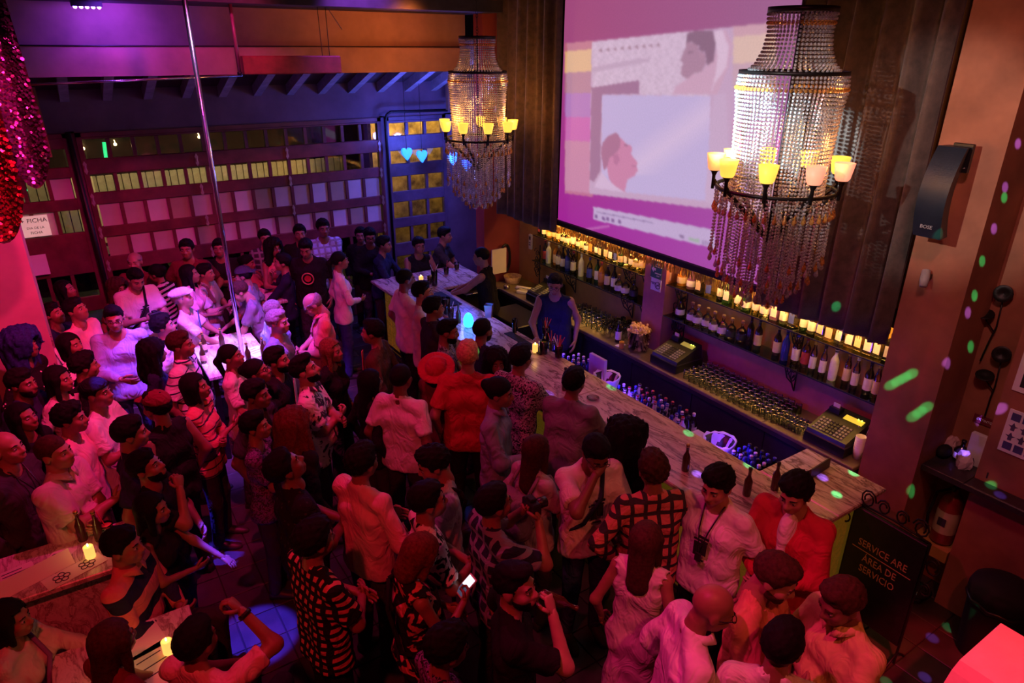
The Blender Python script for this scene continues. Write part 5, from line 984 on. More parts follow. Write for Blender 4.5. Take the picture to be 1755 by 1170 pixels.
def plain(spec, c):
    m_, nt, N, L, bs = nodes_of('cloth_'+spec); vec = coords(nt, (1, 1, .7)); MATS['cloth_'+spec] = m_
    L.new(ramp(nt, noise(nt, vec, 6, 3), [(.3, tuple(q*.86 for q in c)), (.7, tuple(min(1, q*1.1) for q in c))]), bs.inputs['Base Color'])
    bs.inputs['Roughness'].default_value = .9; bs.inputs['Specular IOR Level'].default_value = .15
    w_ = noise(nt, vec, 7, 2, .5, 2.2); bump(nt, bs, w_, .55, .05); return m_
def cloth(spec):
    if 'cloth_'+spec in MATS: return MATS['cloth_'+spec]
    pr = spec.split(':'); kd, cs = (pr[0], [CCOL[c] for c in pr[1:]]) if len(pr) > 1 else ('plain', [CCOL[spec]])
    if kd == 'plain': return plain(spec, cs[0])
    m_, nt, N, L, bs = nodes_of('cloth_'+spec); bs.inputs['Roughness'].default_value = .9; bs.inputs['Specular IOR Level'].default_value = .15
    vec = coords(nt); sp = N.new('ShaderNodeSeparateXYZ'); L.new(vec, sp.inputs[0])
    def wave(out, f, th):
        a = N.new('ShaderNodeMath'); a.operation = 'MULTIPLY'; a.inputs[1].default_value = f; L.new(out, a.inputs[0]); s = N.new('ShaderNodeMath'); s.operation = 'SINE'; L.new(a.outputs[0], s.inputs[0]); g = N.new('ShaderNodeMath'); g.operation = 'GREATER_THAN'; g.inputs[1].default_value = th; L.new(s.outputs[0], g.inputs[0]); return g.outputs[0]
    def mx(fac, a, b):
        n = N.new('ShaderNodeMix'); n.data_type = 'RGBA'
        if isinstance(fac, float): n.inputs[0].default_value = fac
        else: L.new(fac, n.inputs[0])
        for s, v in ((6, a), (7, b)):
            if isinstance(v, tuple): n.inputs[s].default_value = (*v, 1)
            else: L.new(v, n.inputs[s])
        return n.outputs[2]
    if kd == 'stripe': c = mx(wave(sp.outputs[2], 105, .0), cs[0], cs[1])
    elif kd == 'pin': c = mx(wave(sp.outputs[2], 90, .86), cs[0], cs[1])
    elif kd == 'band': c = mx(wave(sp.outputs[2], 34, .1), cs[0], cs[1])
    elif kd == 'plaid': c = mx(wave(sp.outputs[2], 78, .55), mx(wave(sp.outputs[0], 72, .55), cs[0], cs[1]), cs[1])
    elif kd == 'check':
        ch = N.new('ShaderNodeMath'); ch.operation = 'MAXIMUM'; L.new(wave(sp.outputs[0], 120, .0), ch.inputs[0]); L.new(wave(sp.outputs[2], 120, .0), ch.inputs[1]); c = mx(ch.outputs[0], cs[0], cs[1])
    elif kd == 'dots':
        vo = N.new('ShaderNodeTexVoronoi'); vo.inputs['Scale'].default_value = 22; L.new(vec, vo.inputs[0]); c = ramp(nt, vo.outputs['Distance'], [(.0, cs[1]), (.16, cs[1]), (.2, cs[0])])
    elif kd == 'floral': c = ramp(nt, noise(nt, vec, 26, 3, .7, 2.5), [(.47, cs[0]), (.5, cs[1])])
    elif kd == 'blot': c = ramp(nt, noise(nt, vec, 9, 2, .5, 1.5), [(.52, cs[0]), (.55, cs[1])])
    L.new(c, bs.inputs['Base Color']); bump(nt, bs, noise(nt, vec, 7, 2, .5, 2.2), .5, .05); MATS['cloth_'+spec] = m_; return m_
shoe_me = None
def shoe():
    global shoe_me
    if shoe_me is None:
        b = MB(); V = []; F = []; prof = [(-.075, .030, .075), (-.06, .036, .085), (0, .036, .075), (.07, .042, .05), (.13, .042, .042), (.17, .03, .03), (.185, .012, .02)]
        for y, w_, h in prof: V += [(-w_, y, 0), (w_, y, 0), (w_, y, h*.5), (w_*.6, y, h), (-w_*.6, y, h), (-w_, y, h*.5)]
        for k in range(6):
            for i in range(6): F.append((k*6+i, k*6+6+i, k*6+6+(i+1) % 6, k*6+(i+1) % 6))
        F += [tuple(range(6)), tuple(36+i for i in range(5, -1, -1))]; b.add(V, F); shoe_me = b.mesh('shoe', mat('shoe_leather', (.03, .025, .025), .5), True)
    return shoe_me
ARM = dict(down=((.25, .03, -.02), (.5, -1, -.1)), pocket=((.21, .10, .04), (1, -.8, 0)), crossedA=((-.10, .20, .22), (.9, -.1, -1)), crossedB=((-.08, .235, .27), (.9, -.1, -1)), belly=((.03, .25, .16), (.9, -.2, -.8)), phone=((.07, .30, .27), (.6, -.2, -1)), drink=((.03, .19, .54), (.7, .1, -1)), face=((.045, .165, .58), (.8, .2, -.8)), bar=((.15, .40, .17), (.8, -.5, -.6)), reach=((.12, .50, .22), (.7, -.3, -1)), raise_=((.10, .24, .74), (.8, .5, -.4)), photo=((.07, .28, .52), (.7, .2, -1)), table=((.14, .40, .10), (.8, -.4, -.6)), chin=((.06, .17, .48), (.5, .3, -1)), side=((.42, .22, .12), (.3, -.6, -.8)), hipout=((.2, -.02, .06), (1, -.3, 0)), back=((.05, -.2, .0), (1, -.6, 0)))
PEOPLE = []
def rotm(ax, deg): return np.array(Matrix.Rotation(math.radians(deg), 3, ax))
def person(px, py, hz, face, label, shirt='black', sleeve='short', pants='charcoal', hair='short', hc='black', sk='tan', arms=('down', 'down'), hy=0, hp=0, lean=0, fem=0, sit=None, fat=0, neck='round', extra=(), skirt=None, hem=None, side=0, roll=0, leg=0, name='person'):
    A = math.radians(face)-YAW; dep = 1.0
    if sit is None: s = hz/1.625; hipz = .93*s
    else: s = sit_s = .97 if not fem else .92; hipz = hz-.695*s
    Rt = rotm('Z', 0) @ rotm('Y', side) @ rotm('X', -lean)
    H0 = np.array([0, 0, hipz]); T = lambda x, y, z: H0+Rt @ (np.array([x, y, z])*s)
    if lean or side:   # keep the head height asked for: lift the whole figure by shortening nothing, only sitting/standing tall
        dz = hz-(T(0, 0, .585)+np.array([0, 0, .11*s]))[2]
        s *= (hz)/(hz-dz) if sit is None else 1.0
        if sit is None: hipz = .93*s
        else: hipz += dz
        H0 = np.array([0, 0, hipz])
    pv = T(0, .0, .585); Rh = rotm('Z', hy) @ rotm('X', hp+(-lean*.25)) @ rotm('Y', roll); hs = s**.5*(1.0 if not fem else .96)
    hcn = pv+Rh @ (np.array([0, .025, .11])*hs)
    rz = A-PI/2; tgt = atz(px, py, hcn[2]); c, sn_ = math.cos(rz), math.sin(rz)
    root = thing(name, label, 'person', (tgt.x-(c*hcn[0]-sn_*hcn[1]), tgt.y-(sn_*hcn[0]+c*hcn[1]), 0), rz)
    depth = (np.array([tgt.x, tgt.y, hcn[2]-CAMH]) @ _F); near = depth < 6.2; vs_ = .0165 if depth < 4.8 else (.02 if near else .025)
    w_ = (.155 if not fem else .128)*s*(1+.12*fat); fz = 1+.22*fat
    sh = {sg: T(sg*(.175 if not fem else .148), -.01, .475) for sg in (-1, 1)}; L1, L2 = .295*s, .262*s; J = {}
    for sg, pose in ((-1, arms[0]), (1, arms[1])):
        tg, pole = (ARM[pose] if isinstance(pose, str) else pose); W = T(tg[0]*sg, tg[1]+.03*fat, tg[2]); S_ = sh[sg]; v = W-S_; d = np.linalg.norm(v)
        if d > (L1+L2)*.985: W = S_+v*(L1+L2)*.985/d; v = W-S_; d = np.linalg.norm(v)
        u = v/d; a = (L1*L1-L2*L2+d*d)/(2*d); hh = math.sqrt(max(0, L1*L1-a*a)); pp = Rt @ np.array([pole[0]*sg, pole[1], pole[2]], float); pp = pp-u*(pp@u); pp /= np.linalg.norm(pp)+1e-9
        J[sg] = (S_, S_+u*a+pp*hh, W)
    fl = Rt[:, 1]
    def torso(e):
        P = [cap(T(-.075*w_/.155/s, 0, .345), T(.075*w_/.155/s, 0, .345), (.118 if not fem else .105)*s*fz**.5+e, None, fl, 1.22), cap(T(-.05, .012*fz, .14), T(.05, .012*fz, .14), (.112 if not fem else .092)*s*fz+e, None, fl, 1.18 if not fat else 1.0), cap(T(-.062, 0, -.03), T(.062, 0, -.03), (.112 if not fem else .118)*s*(1+.1*fat)+e, None, fl, 1.12), cap(sh[-1], sh[1], .052*s+e), cap(sh[-1]*.45+sh[1]*.55+Rt@np.array([0, 0, .015]), T(0, -.015, .545), .05*s+e*.6), cap(sh[-1]*.8+sh[1]*.2, T(-.03, -.015, .54), .042*s+e*.6), cap(sh[1]*.8+sh[-1]*.2, T(.03, -.015, .54), .042*s+e*.6)]
        if fem: P += [ell(T(.066, .066, .325), (.062+e, .056+e, .066+e)), ell(T(-.066, .066, .325), (.062+e, .056+e, .066+e))]
        if fat: P += [ell(T(0, .05+.03*fat, .12), (.15*s+e, .11*s*fz+e, .15*s+e))]
        return P
    # body: torso core, neck, arms in one surface; head and hands joined to it
    bp = torso(-.012)+[cap(T(0, -.015, .50), pv+Rh@np.array([0, -.01, .03]), (.052 if not fem else .045)*hs)]
    ab = 1.0 if not fem else .82; ab *= 1+.12*fat
    for sg in (-1, 1): a_, b_, c_ = J[sg]; bp += [cap(a_, b_, .050*s*ab, .040*s*ab), cap(b_, c_, .040*s*ab, .027*s*ab)]
    if skirt or leg: 
        for sg in (-1, 1): bp += [cap(H0+[sg*.08, 0, -.05], [sg*.09, .0, .5*s], .07*s, .05*s), cap([sg*.09, 0, .5*s], [sg*.09, -.01, .08], .05*s, .034)]
    V, F = sdf(bp, vs_, .03); F = [tuple(q) for q in F.tolist()]; b = MB(); b.v = V.tolist(); b.f = F; b.mi = [0]*len(F)
    HV, HF, Hm = HEADS[(1 if fem else 0, 1 if near else 0)]; o = len(b.v); b.v += ((HV*hs) @ Rh.T+hcn).tolist(); b.f += [tuple(i+o for i in q) for q in HF]; b.mi += Hm
    hw = {}
    for sg in (-1, 1):
        a_, b_, c_ = J[sg]; d = c_-b_; d /= np.linalg.norm(d); tb_ = T(0, .0, .25)-c_ if c_[2] > hipz+.1 else T(0, .02, -.05)-c_; n_ = tb_-d*(tb_@d); n_ /= np.linalg.norm(n_)+1e-9
        if (arms[0] if sg < 0 else arms[1]) in ('bar', 'table', 'reach'): n_ = np.array([0, 0, -1.])-d*(-d[2]); n_ /= np.linalg.norm(n_)
        x_ = np.cross(n_, d)
        gr = 1 if (arms[0] if sg < 0 else arms[1]) in ('drink', 'phone', 'photo', 'raise_', 'crossedA') else 0
        tv_ = HANDS[gr][0].copy(); fl_ = 1
        Mh = np.stack([x_*fl_, n_, d], 1); want = -1 if False else 1
        # thumb towards the head side / front
        ref = (Rt[:, 1] if c_[2] < hipz+.12 else np.array([0, 0, 1.]))
        if (x_@ref) < 0: tv_[:, 0] *= -1; rev = True
        else: rev = False
        o = len(b.v); b.v += ((tv_*s*(1.0 if not fem else .9)) @ Mh.T+c_-d*.012).tolist(); hf = HANDS[gr][1]; b.f += [tuple(i+o for i in (q[::-1] if rev else q)) for q in hf]; b.mi += [0]*len(hf); hw[sg] = (c_+d*.09+n_*.03, d, n_)
    sm, hm_ = skin(sk), hairm(hc if hc != 'blue' else 'black')
    lip = mat('lips_'+sk, tuple(a*b_ for a, b_ in zip(SK[sk], (1.0, .62, .62))), .4, bmp=0)
    me = mesh_np('body', np.array(b.v), b.f, [sm, EYE, IRIS, hm_, lip], True, b.mi); obj('body', me, root)
    # shirt
    e = .012; dw = .078 if not fem else .05; sp_ = torso(e)+[cap(T(-dw, 0, .33), T(-dw, .004, -.10), (.108 if not fem else .088)*s*fz**.5+e, (.118 if not fem else .104)*s*fz**.5+e, fl, 1.2), cap(T(dw, 0, .33), T(dw, .004, -.10), (.108 if not fem else .088)*s*fz**.5+e, (.118 if not fem else .104)*s*fz**.5+e, fl, 1.2), cap(T(-.062, 0, -.09), T(.062, 0, -.09), (.112 if not fem else .116)*s*(1+.1*fat)+e, None, fl, 1.1)]
    if skirt: sp_ += [cap(T(0, 0, -.05), T(0, .0, -.05-skirt), .13*s, .20*s, fl, 1.1)]
    for sg in (-1, 1):
        a_, b_, c_ = J[sg]
        if sleeve == 'short': sp_ += [cap(a_, a_+(b_-a_)*.82, .054*s*ab+.006, .070*s*ab)]
        elif sleeve in ('long', 'mid'): sp_ += [cap(a_, b_, .056*s*ab+.006, .056*s*ab), cap(b_, b_+(c_-b_)*(.9 if sleeve == 'long' else .35), .056*s*ab, .043*s*ab)]
    hz_ = -(hem if hem is not None else (.13 if sit is None else .08))*s-(skirt or 0); ncw = dict(round=.066, vee=.070, polo=.062, scoop=.085, tank=.085)[neck]; sd = random.uniform(0, 9); Rti = Rt.T
    nk0 = T(0, .012 if neck != 'scoop' else .03, .535); nk1 = T(0, .03, .72); vz = T(0, .13, .43)
    def post(D, G):
        Q = (G-H0) @ Rt/s
        wr = .0034*np.sin(Q[..., 0]*52+Q[..., 2]*16+1.5*np.sin(Q[..., 2]*9+sd)+sd)*np.clip(.55-Q[..., 2], .15, .5)*2+.0045*np.sin(Q[..., 2]*34+Q[..., 0]*21*np.sign(Q[..., 0])+Q[..., 1]*30+sd*2)
        D = D+wr; D = np.maximum(D, (hz_/s-Q[..., 2])*s)
        nc = cap(nk0, nk1, ncw*hs)[0](G); D = np.maximum(D, -nc)
        if neck in ('vee', 'polo'): D = np.maximum(D, -cap(nk0, vz, .05*hs, .012)[0](G))
        if sleeve == 'none':
            for sg in (-1, 1): D = np.maximum(D, -(cap(J[sg][0]+Rt@np.array([sg*.035, 0, -.01]), J[sg][0]+Rt@np.array([sg*.08, 0, -.05]), .07*s)[0](G)))
        else:
            for sg in (-1, 1):
                a_, b_, c_ = J[sg]; e0, e1 = (a_+(b_-a_)*.76, (b_-a_)) if sleeve == 'short' else (b_+(c_-b_)*(.88 if sleeve == 'long' else .33), (c_-b_)); n0 = e1/np.linalg.norm(e1)
                qd = (G-e0)@n0; rd = np.linalg.norm(G-e0-qd[..., None]*n0, axis=-1); D = np.where((qd > 0) & (rd < .085*s) & (qd < .09), np.maximum(D, qd), D)
        return D
    V, F = sdf(sp_, vs_, .028, post); shm = cloth(shirt); so = obj('dress' if skirt else ('vest' if sleeve == 'none' else 'shirt'), mesh_np('shirt', V, F, shm, True), root)
    if neck == 'polo':
        Vv = []
        for k in range(15):
            a = math.radians(16+328*k/14); fr_ = max(0, math.cos(a)); q_ = hs/s
            for r1, y1, z1 in ((.062, .008, .028-.014*fr_), (.066, .008, .032-.014*fr_), (.092, .016, .0-.050*fr_**3), (.087, .016, -.004-.050*fr_**3)): Vv.append(T(r1*math.sin(a)*q_, r1*math.cos(a)*q_+y1, .548+z1))
        MB().add(Vv, [(k*4+j, k*4+(j+1) % 4, k*4+4+(j+1) % 4, k*4+4+j) for k in range(14) for j in range(4)]+[(3, 2, 1, 0), (56, 57, 58, 59)]).build('collar', shm, so, True)
    # trousers
    if not skirt:
        pm = cloth(pants); pp_ = [cap(T(-.06, 0, -.02), T(.06, 0, -.02), .112*s*(1+.1*fat)+.002, None, fl, 1.12)]
        for sg in (-1, 1):
            hj = H0+np.array([sg*.085*s, 0, -.04*s])
            if sit is None: kn, an = np.array([sg*.105*s, .025, .50*s]), np.array([sg*.115*s, -.01, .07])
            else: kn, an = np.array([sg*.12*s, .42*s, hipz+.0]), np.array([sg*.12*s, .40*s, max(.07, hipz-.43*s)])
            pp_ += [cap(hj, kn, .092*s, .066*s)]
            if not leg: pp_ += [cap(kn, an, .064*s, .054*s)]
            o = obj('shoe', shoe(), root, (an[0], an[1]+.02, an[2]-.07)); o.scale = (s, s, s)
        V, F = sdf(pp_, .026, .03); obj('trousers', mesh_np('trousers', V, F, pm, True), root)
    else:
        for sg in (-1, 1): o = obj('shoe', shoe(), root, (sg*.09, 0, 0)); o.scale = (s*.9, s*.9, s*.9)
    Mh4 = Matrix([list(Rh[i]*hs)+[hcn[i]] for i in range(3)]+[[0, 0, 0, 1]])
    def on_head(nm, me_):
        o = bpy.data.objects.new(nm, me_); COL.objects.link(o); o.parent = root; o.matrix_local = Mh4; return o
    if hair: on_head('hair', hair_obj(hair, hairm(hc), 'hair'))
    info = dict(root=root, J=J, hand=hw, T=T, M=Matrix.Translation(root.location) @ Matrix.Rotation(rz, 4, 'Z'), s=s, hcn=hcn, Rh=Rh, Rt=Rt)
    for x in extra:
        k, _, c_ = x.partition(':')
        if k == 'beard': on_head('beard', hair_obj('beard', hairm(c_ or hc), 'beard'))
        elif k in ('cap', 'flatcap', 'sunhat'): on_head('hat', hair_obj(k, cloth(c_), k))
        elif k == 'capback': o = on_head('hat', hair_obj('cap', cloth(c_), 'cap')); o.matrix_local = Mh4 @ Matrix.Rotation(PI, 4, 'Z') @ Matrix.Translation((0, .03, 0))
        elif k == 'glasses':
            g = MB()
            for sx in (-1, 1): g.tube([(sx*.034+.023*math.cos(q*PI/5), .098, .002+.018*math.sin(q*PI/5)) for q in range(10)], .0024, 4, closed=True); g.tube([(sx*.057, .096, .006), (sx*.082, .03, .006), (sx*.084, -.02, .0)], .0024, 4)
            g.tube([(-.011, .1, .005), (.011, .1, .005)], .0024, 4); on_head('glasses', g.mesh('glasses', M['black']))
        elif k == 'strap':
            pts = [T(-.10, -.10, .50), T(-.08, .02, .56), T(-.02, .15, .38), T(.10, .15+.05*fat, .2), T(.19, .02, .05), T(.10, -.13, .12), T(-.02, -.15, .36), T(-.10, -.10, .50)]
            MB().tube([tuple(p) for p in pts], .014, 5).build('strap', cloth(c_ or 'black'), root, True)
        elif k == 'lanyard': MB().tube([tuple(T(*p)) for p in ((-.05, -.07, .55), (-.06, .03, .545), (-.03, .13, .40), (.0, .155, .24), (.03, .13, .40), (.06, .03, .545), (.05, -.07, .55))], .005, 5).build('lanyard', M['black'], root, True); MB().box(-.02, 0, -.06, .02, .01, 0).build('lanyard_card', M['blackm'], root, loc=T(0, .155, .25))
        elif k == 'print':   # dark lettering and figure on the chest
            for (a0, b0, a1, b1) in ((-.05, .36, .02, .375), (-.045, .335, .05, .345), (-.04, .24, .0, .33), (.005, .22, .045, .32), (-.03, .19, .03, .20)):
                MB().box(a0, -.004, b0, a1, .004, b1).build('print', M['blackm'], so, loc=T(0, .142, 0)-np.array([0, 0, 0]))
        elif k == 'logo':
            g = MB(); g.tube([(.075*math.cos(q*PI/10), 0, .075*math.sin(q*PI/10)) for q in range(20)], .009, 5, closed=True); g.build('round_print', cloth('orange'), so, loc=T(0, .145, .30)); MB().lathe([(.045, 0), (.045, .006)], n=16, ax=(0, 1, 0)).build('round_print', cloth('red'), so, loc=T(0, .135, .30))
        elif k == 'backpack':
            V, F = sdf([cap(T(-.07, -.20, .14), T(.07, -.20, .14), .10, None, fl, 1.2), cap(T(-.07, -.2, .34), T(.07, -.2, .34), .09, None, fl, 1.2)], .02, .06); obj('backpack', mesh_np('backpack', V, F, cloth(c_ or 'charcoal'), True), root)
            for sg in (-1, 1): MB().tube([tuple(T(sg*.10, y, z)) for y, z in ((-.15, .42), (-.05, .54), (.07, .50), (.145, .36), (.12, .2), (0, .12), (-.14, .12))], .014, 5).build('strap', cloth(c_ or 'charcoal'), root, True)
        elif k == 'tie': MB().prism([(-.02, .50), (.02, .50), (.028, .2), (0, .17), (-.028, .2)], .0, .006, 'XZ').build('tie', cloth(c_ or 'black'), so, loc=T(0, .135, 0))
        elif k == 'inner':   # open jacket: a light tee showing between the lapels
            V, F = sdf([ell(T(0, .035, .42), (.058, .090, .12)), ell(T(0, .035, .28), (.042, .100, .14))], .016, .05); obj('tee', mesh_np('tee', V, F, cloth(c_), True), root)
        elif k == 'band': V = on_head('headband', MB().lathe([(.088, .03), (.092, .035), (.092, .05), (.088, .055)], n=20, cap=False).mesh('headband', cloth(c_)))
        elif k == 'bracelet': a_, b_, c2 = J[1]; MB().lathe([(.034, -.012), (.037, 0), (.034, .012)], n=12, ax=tuple(c2-b_), cap=False).build('bracelet', M['black'], root, loc=c2-(c2-b_)*.12)
    PEOPLE.append(info); return info
def hold(info, sg, name, label, cat, build, tilt=None):
    p, d, n = info['hand'][sg]; t = thing(name, label, cat, info['M'] @ Vector(p)); build(t); t.rotation_euler = (0, 0, info['root'].rotation_euler.z)
    if tilt: t.rotation_euler = (tilt[0], tilt[1], t.rotation_euler.z+tilt[2])
    return t
# ------------------------------------------------------------------ the crowd (head position in the photograph, head height, facing)
# back row along the window bay
person(113, 497, 1.50, 5, 'woman with long dark hair looking up beside the glazed door', 'black', 'short', hair='long', fem=1, hp=12)
person(131, 531, 1.62, -5, 'short haired person with crossed arms in a pink shirt left of the blue shirt', 'pink', 'long', hair='short', arms=('crossedA', 'crossedB'), hp=14)
person(92, 538, 1.5, -5, 'person in dark top looking up left of the pink shirt', 'navy', 'short', hair='short', hp=16)
person(42, 592, 1.66, 0, 'woman with huge blue curly hair and dotted black top', 'dots:black:white', 'long', hair='bigcurly', hc='blue', sk='mid', fem=1, hp=5)
person(72, 581, 1.48, -10, 'person in white top with a necklace right of the blue haired woman', 'white', 'short', hair='short', fem=1, hp=14, extra=('lanyard',))
person(122, 592, 1.54, -5, 'woman with bobbed hair in a striped white top', 'pin:white:black', 'short', hair='bob', fem=1, arms=('belly', 'chin'), hp=8)
person(196, 546, 1.68, -62, 'tall man with glasses in an open light blue shirt facing the camera', 'sky', 'long', 'denim', hair='quiff', sk='light', arms=('down', 'belly'), hp=-6, extra=('glasses',), neck='vee')
ph8 = person(233, 478, 1.66, -38, 'young man in printed white tee looking down at his camera', 'white', 'short', hair='quiff', sk='light', arms=('phone', 'phone'), hp=-28, extra=('print', 'strap:black'))
person(204, 495, 1.46, -30, 'woman with curly dark hair behind the man with the camera', 'maroon', 'short', hair='longcurly', hc='brown', fem=1)
person(231, 449, 1.60, -80, 'balding man in dark clothes at the window behind the camera man', 'maroon', 'long', hair='fringe', hc='grey', sk='light')
person(268, 469, 1.52, 175, 'woman with hair tied up in a black and white striped top', 'stripe:black:white', 'short', hair='bun', fem=1, hp=-8)
person(320, 427, 1.66, -80, 'man in maroon tee standing against the papered panes', 'maroon', 'short', hair='short', arms=('pocket', 'pocket'))
person(326, 470, 1.56, 10, 'woman with long dark hair in a pink top by the far table', 'pink', 'short', hair='long', fem=1, arms=('chin', 'belly'), hp=6)
person(353, 468, 1.48, 0, 'person in pale pink tee holding a drink behind the woman in pink', 'offwhite', 'short', hair='short', sk='light', arms=('belly', 'phone'))
person(376, 425, 1.58, -75, 'man in black tee behind the pole at the window', 'black', 'short', hair='short', arms=('crossedA', 'crossedB'))
person(425, 451, 1.36, -5, 'woman in red top resting chin on hand at the far table', 'coral', 'short', hair='bun', fem=1, arms=('chin', 'table'), sit=1)
person(454, 408, 1.58, -60, 'man in plaid shirt half hidden against the papered panes', 'plaid:charcoal:grey', 'long', hair='short')
person(470, 425, 1.58, -40, 'woman with curly hair and glasses in a pink vest top at the window', 'coral', 'none', hair='longcurly', fem=1, extra=('glasses',), arms=('down', 'belly'))
person(484, 450, 1.44, 195, 'man in navy shirt with hand at his mouth seated at the far table', 'navy', 'mid', hair='short', sk='light', arms=('table', 'drink'), sit=1, hp=4)
person(514, 400, 1.64, -70, 'man in dark clothes at the window behind the logo tee', 'black', 'long', hair='short')
person(524, 426, 1.66, -85, 'man in black tee with a round orange logo looking down', 'black', 'short', hair='short', hp=-20, extra=('logo',))
person(554, 391, 1.74, -60, 'tall man in pale checked shirt with folded arms at the window', 'plaid:sky:bluegrey', 'short', hair='short', sk='mid', arms=('crossedA', 'crossedB'), hp=-4)
person(583, 447, 1.60, 20, 'woman with tied hair in a white shirt seen from the side', 'white', 'long', 'denim', hair='pony', fem=1, arms=('down', 'belly'))
person(634, 405, 1.58, -70, 'man with glasses in a black shirt looking at his phone', 'black', 'long', hair='short', arms=('phone', 'belly'), hp=-14, extra=('glasses',))
person(618, 403, 1.48, -80, 'dark figure half hidden behind the man with the phone', 'black', 'long', hair='short')
person(659, 419, 1.51, -10, 'man in navy shirt leaning on the far corner of the bar', 'navy', 'mid', hair='short', arms=('bar', 'bar'), lean=8)
person(718, 421, 1.46, -60, 'man in black sleeveless vest at the far bar leg', 'black', 'none', hair='short', arms=('bar', 'bar'), lean=6, sit=1)
person(763, 403, 1.53, -12, 'man in dark shirt leaning over the far bar leg by the window', 'charcoal', 'short', hair='short', sk='light', arms=('bar', 'reach'), lean=14)
bm1 = person(824, 440, 1.60, 165, 'barman in black vest and blue jeans reaching across the far bar', 'black', 'none', 'denim', hair='crop', sk='light', arms=('reach', 'reach'), lean=8, hp=-4)
bm2 = person(951, 488, 1.62, -100, 'barman in dark vest mixing a drink behind the bar', 'navy', 'none', 'black', hair='quiff', sk='light', arms=('down', 'bar'), hp=-14, lean=4, extra=('glasses',))
# around the bright table
person(417, 473, 1.50, 185, 'man in dark snapback cap behind the brightly lit man', 'grey', 'short', hair='crop', extra=('capback:charcoal',), hp=-5)
person(411, 500, 1.48, 200, 'man in grey tee lit blue pointing over the bright table', 'grey', 'short', hair='short', hc='brown', sk='light', arms=('table', 'reach'), hp=-30, lean=14)
person(313, 512, 1.50, 15, 'man in white flat cap and tee under the bright beam', 'white', 'short', hair='crop', hc='grey', sk='light', arms=('table', 'table'), extra=('flatcap:white', 'tie:blue'), hp=14)
person(281, 559, 1.50, 20, 'person with short curls lit blue at the bright table', 'white', 'short', hair='curly', sk='light', hp=10)
person(264, 604, 1.5, 25, 'woman with dark curly hair and violet dress by the striped polo', 'navy', 'short', hair='longcurly', fem=1, sk='mid')
person(311, 591, 1.62, 8, 'heavy man in pale striped polo facing the bright table', 'pin:white:navy', 'short', hair='short', hc='brown', neck='polo', fat=.7, hp=4)
person(397, 611, 1.54, 5, 'woman with low ponytail in a white tee beside the pole', 'white', 'short', hair='pony', fem=1, hp=12, arms=('down', 'belly'))
person(470, 532, 1.50, 30, 'man in blue tee hidden behind the grey haired man', 'sky', 'short', hair='crop', hc='grey', sk='light')
person(477, 552, 1.58, -5, 'grey haired man in pale purple tee looking right', 'bluegrey', 'short', hair='short', hc='grey', sk='light', hp=2)
person(536, 522, 1.64, 200, 'bald man in coral polo looking down beside the bright table', 'coral', 'short', hair='fringe', hc='grey', sk='light', neck='polo', arms=('belly', 'belly'), hp=-32, extra=('glasses',), fat=.3)
person(441, 637, 1.58, 5, 'woman with hair bun and glasses looking up right', 'black', 'short', hair='bun', fem=1, hp=18, extra=('glasses',))
person(476, 617, 1.56, -2, 'bearded man in black tee with a white chest print', 'black', 'short', hair='short', hp=8, extra=('beard', 'tie:white'))
person(523, 634, 1.66, 8, 'man in patterned white shirt with folded arms looking up right', 'blot:white:charcoal', 'short', hair='quiff', sk='light', neck='polo', arms=('crossedB', 'crossedA'), hp=20, extra=('beard',), fat=.3)
person(569, 601, 1.52, -15, 'woman with long light brown hair in a dark top', 'black', 'short', hair='long', hc='lightbrown', fem=1, hp=4)
person(638, 569, 1.62, 175, 'man in dark jacket facing left with a pink tie', 'brown', 'long', hair='short', extra=('tie:coral',))
person(636, 655, 1.5, 40, 'woman with long black hair in black seen from behind', 'black', 'long', hair='long', fem=1)
# left middle
person(146, 627, 1.54, 40, 'man with thick black hair seen from behind below the blue shirt', 'black', 'short', hair='curly')
person(102, 650, 1.54, 0, 'woman with straight dark hair in a pale lilac tee', 'offwhite', 'short', hair='long', fem=1, hp=2)
person(38, 657, 1.58, 0, 'bearded man in dark shirt at the left edge', 'navy', 'short', hair='short', sk='mid', extra=('beard',))
person(167, 674, 1.58, 5, 'man in backwards black cap and pale tee', 'white', 'short', hair='crop', extra=('capback:black',), arms=('belly', 'phone'), hp=6)
person(268, 697, 1.62, 160, 'man in dark red cap and black top facing left', 'black', 'none', hair='short', extra=('cap:maroon',), fat=.3)
person(336, 663, 1.54, 5, 'woman with dark hair in a pink striped top with folded arms', 'pin:coral:charcoal', 'mid', hair='bob', fem=1, arms=('crossedA', 'crossedB'), hp=8)
person(440, 676, 1.58, -5, 'man with short dark hair below the woman with glasses', 'charcoal', 'short', hair='short', hp=4, sk='mid')
person(439, 730, 1.52, 5, 'short haired woman in dark patterned top with crossed arms', 'floral:charcoal:purple', 'short', hair='short', fem=1, hp=8, arms=('crossedA', 'crossedB'), neck='scoop')
person(505, 728, 1.6, 60, 'woman with long reddish brown hair seen from behind', 'black', 'long', hair='longcurly', hc='auburn', fem=1)
person(490, 800, 1.68, 35, 'large man in dark sparkling tee looking up right', 'dots:black:charcoal', 'short', hair='short', sk='mid', hp=30, fat=.8, arms=('belly', 'belly'))
person(40, 716, 1.52, -10, 'woman in black at the left edge behind the white polo', 'black', 'long', hair='long', fem=1, hp=10)
person(12, 768, 1.62, 0, 'bald man in dark jacket cut by the left edge', 'charcoal', 'long', hair=None, sk='light', hp=6, extra=('lanyard',))
person(95, 776, 1.62, 0, 'heavy man in pale polo with folded arms looking right', 'offwhite', 'short', 'khaki', hair='crop', hc='brown', sk='light', neck='polo', fat=1.0, arms=('crossedA', 'crossedB'), hp=6)
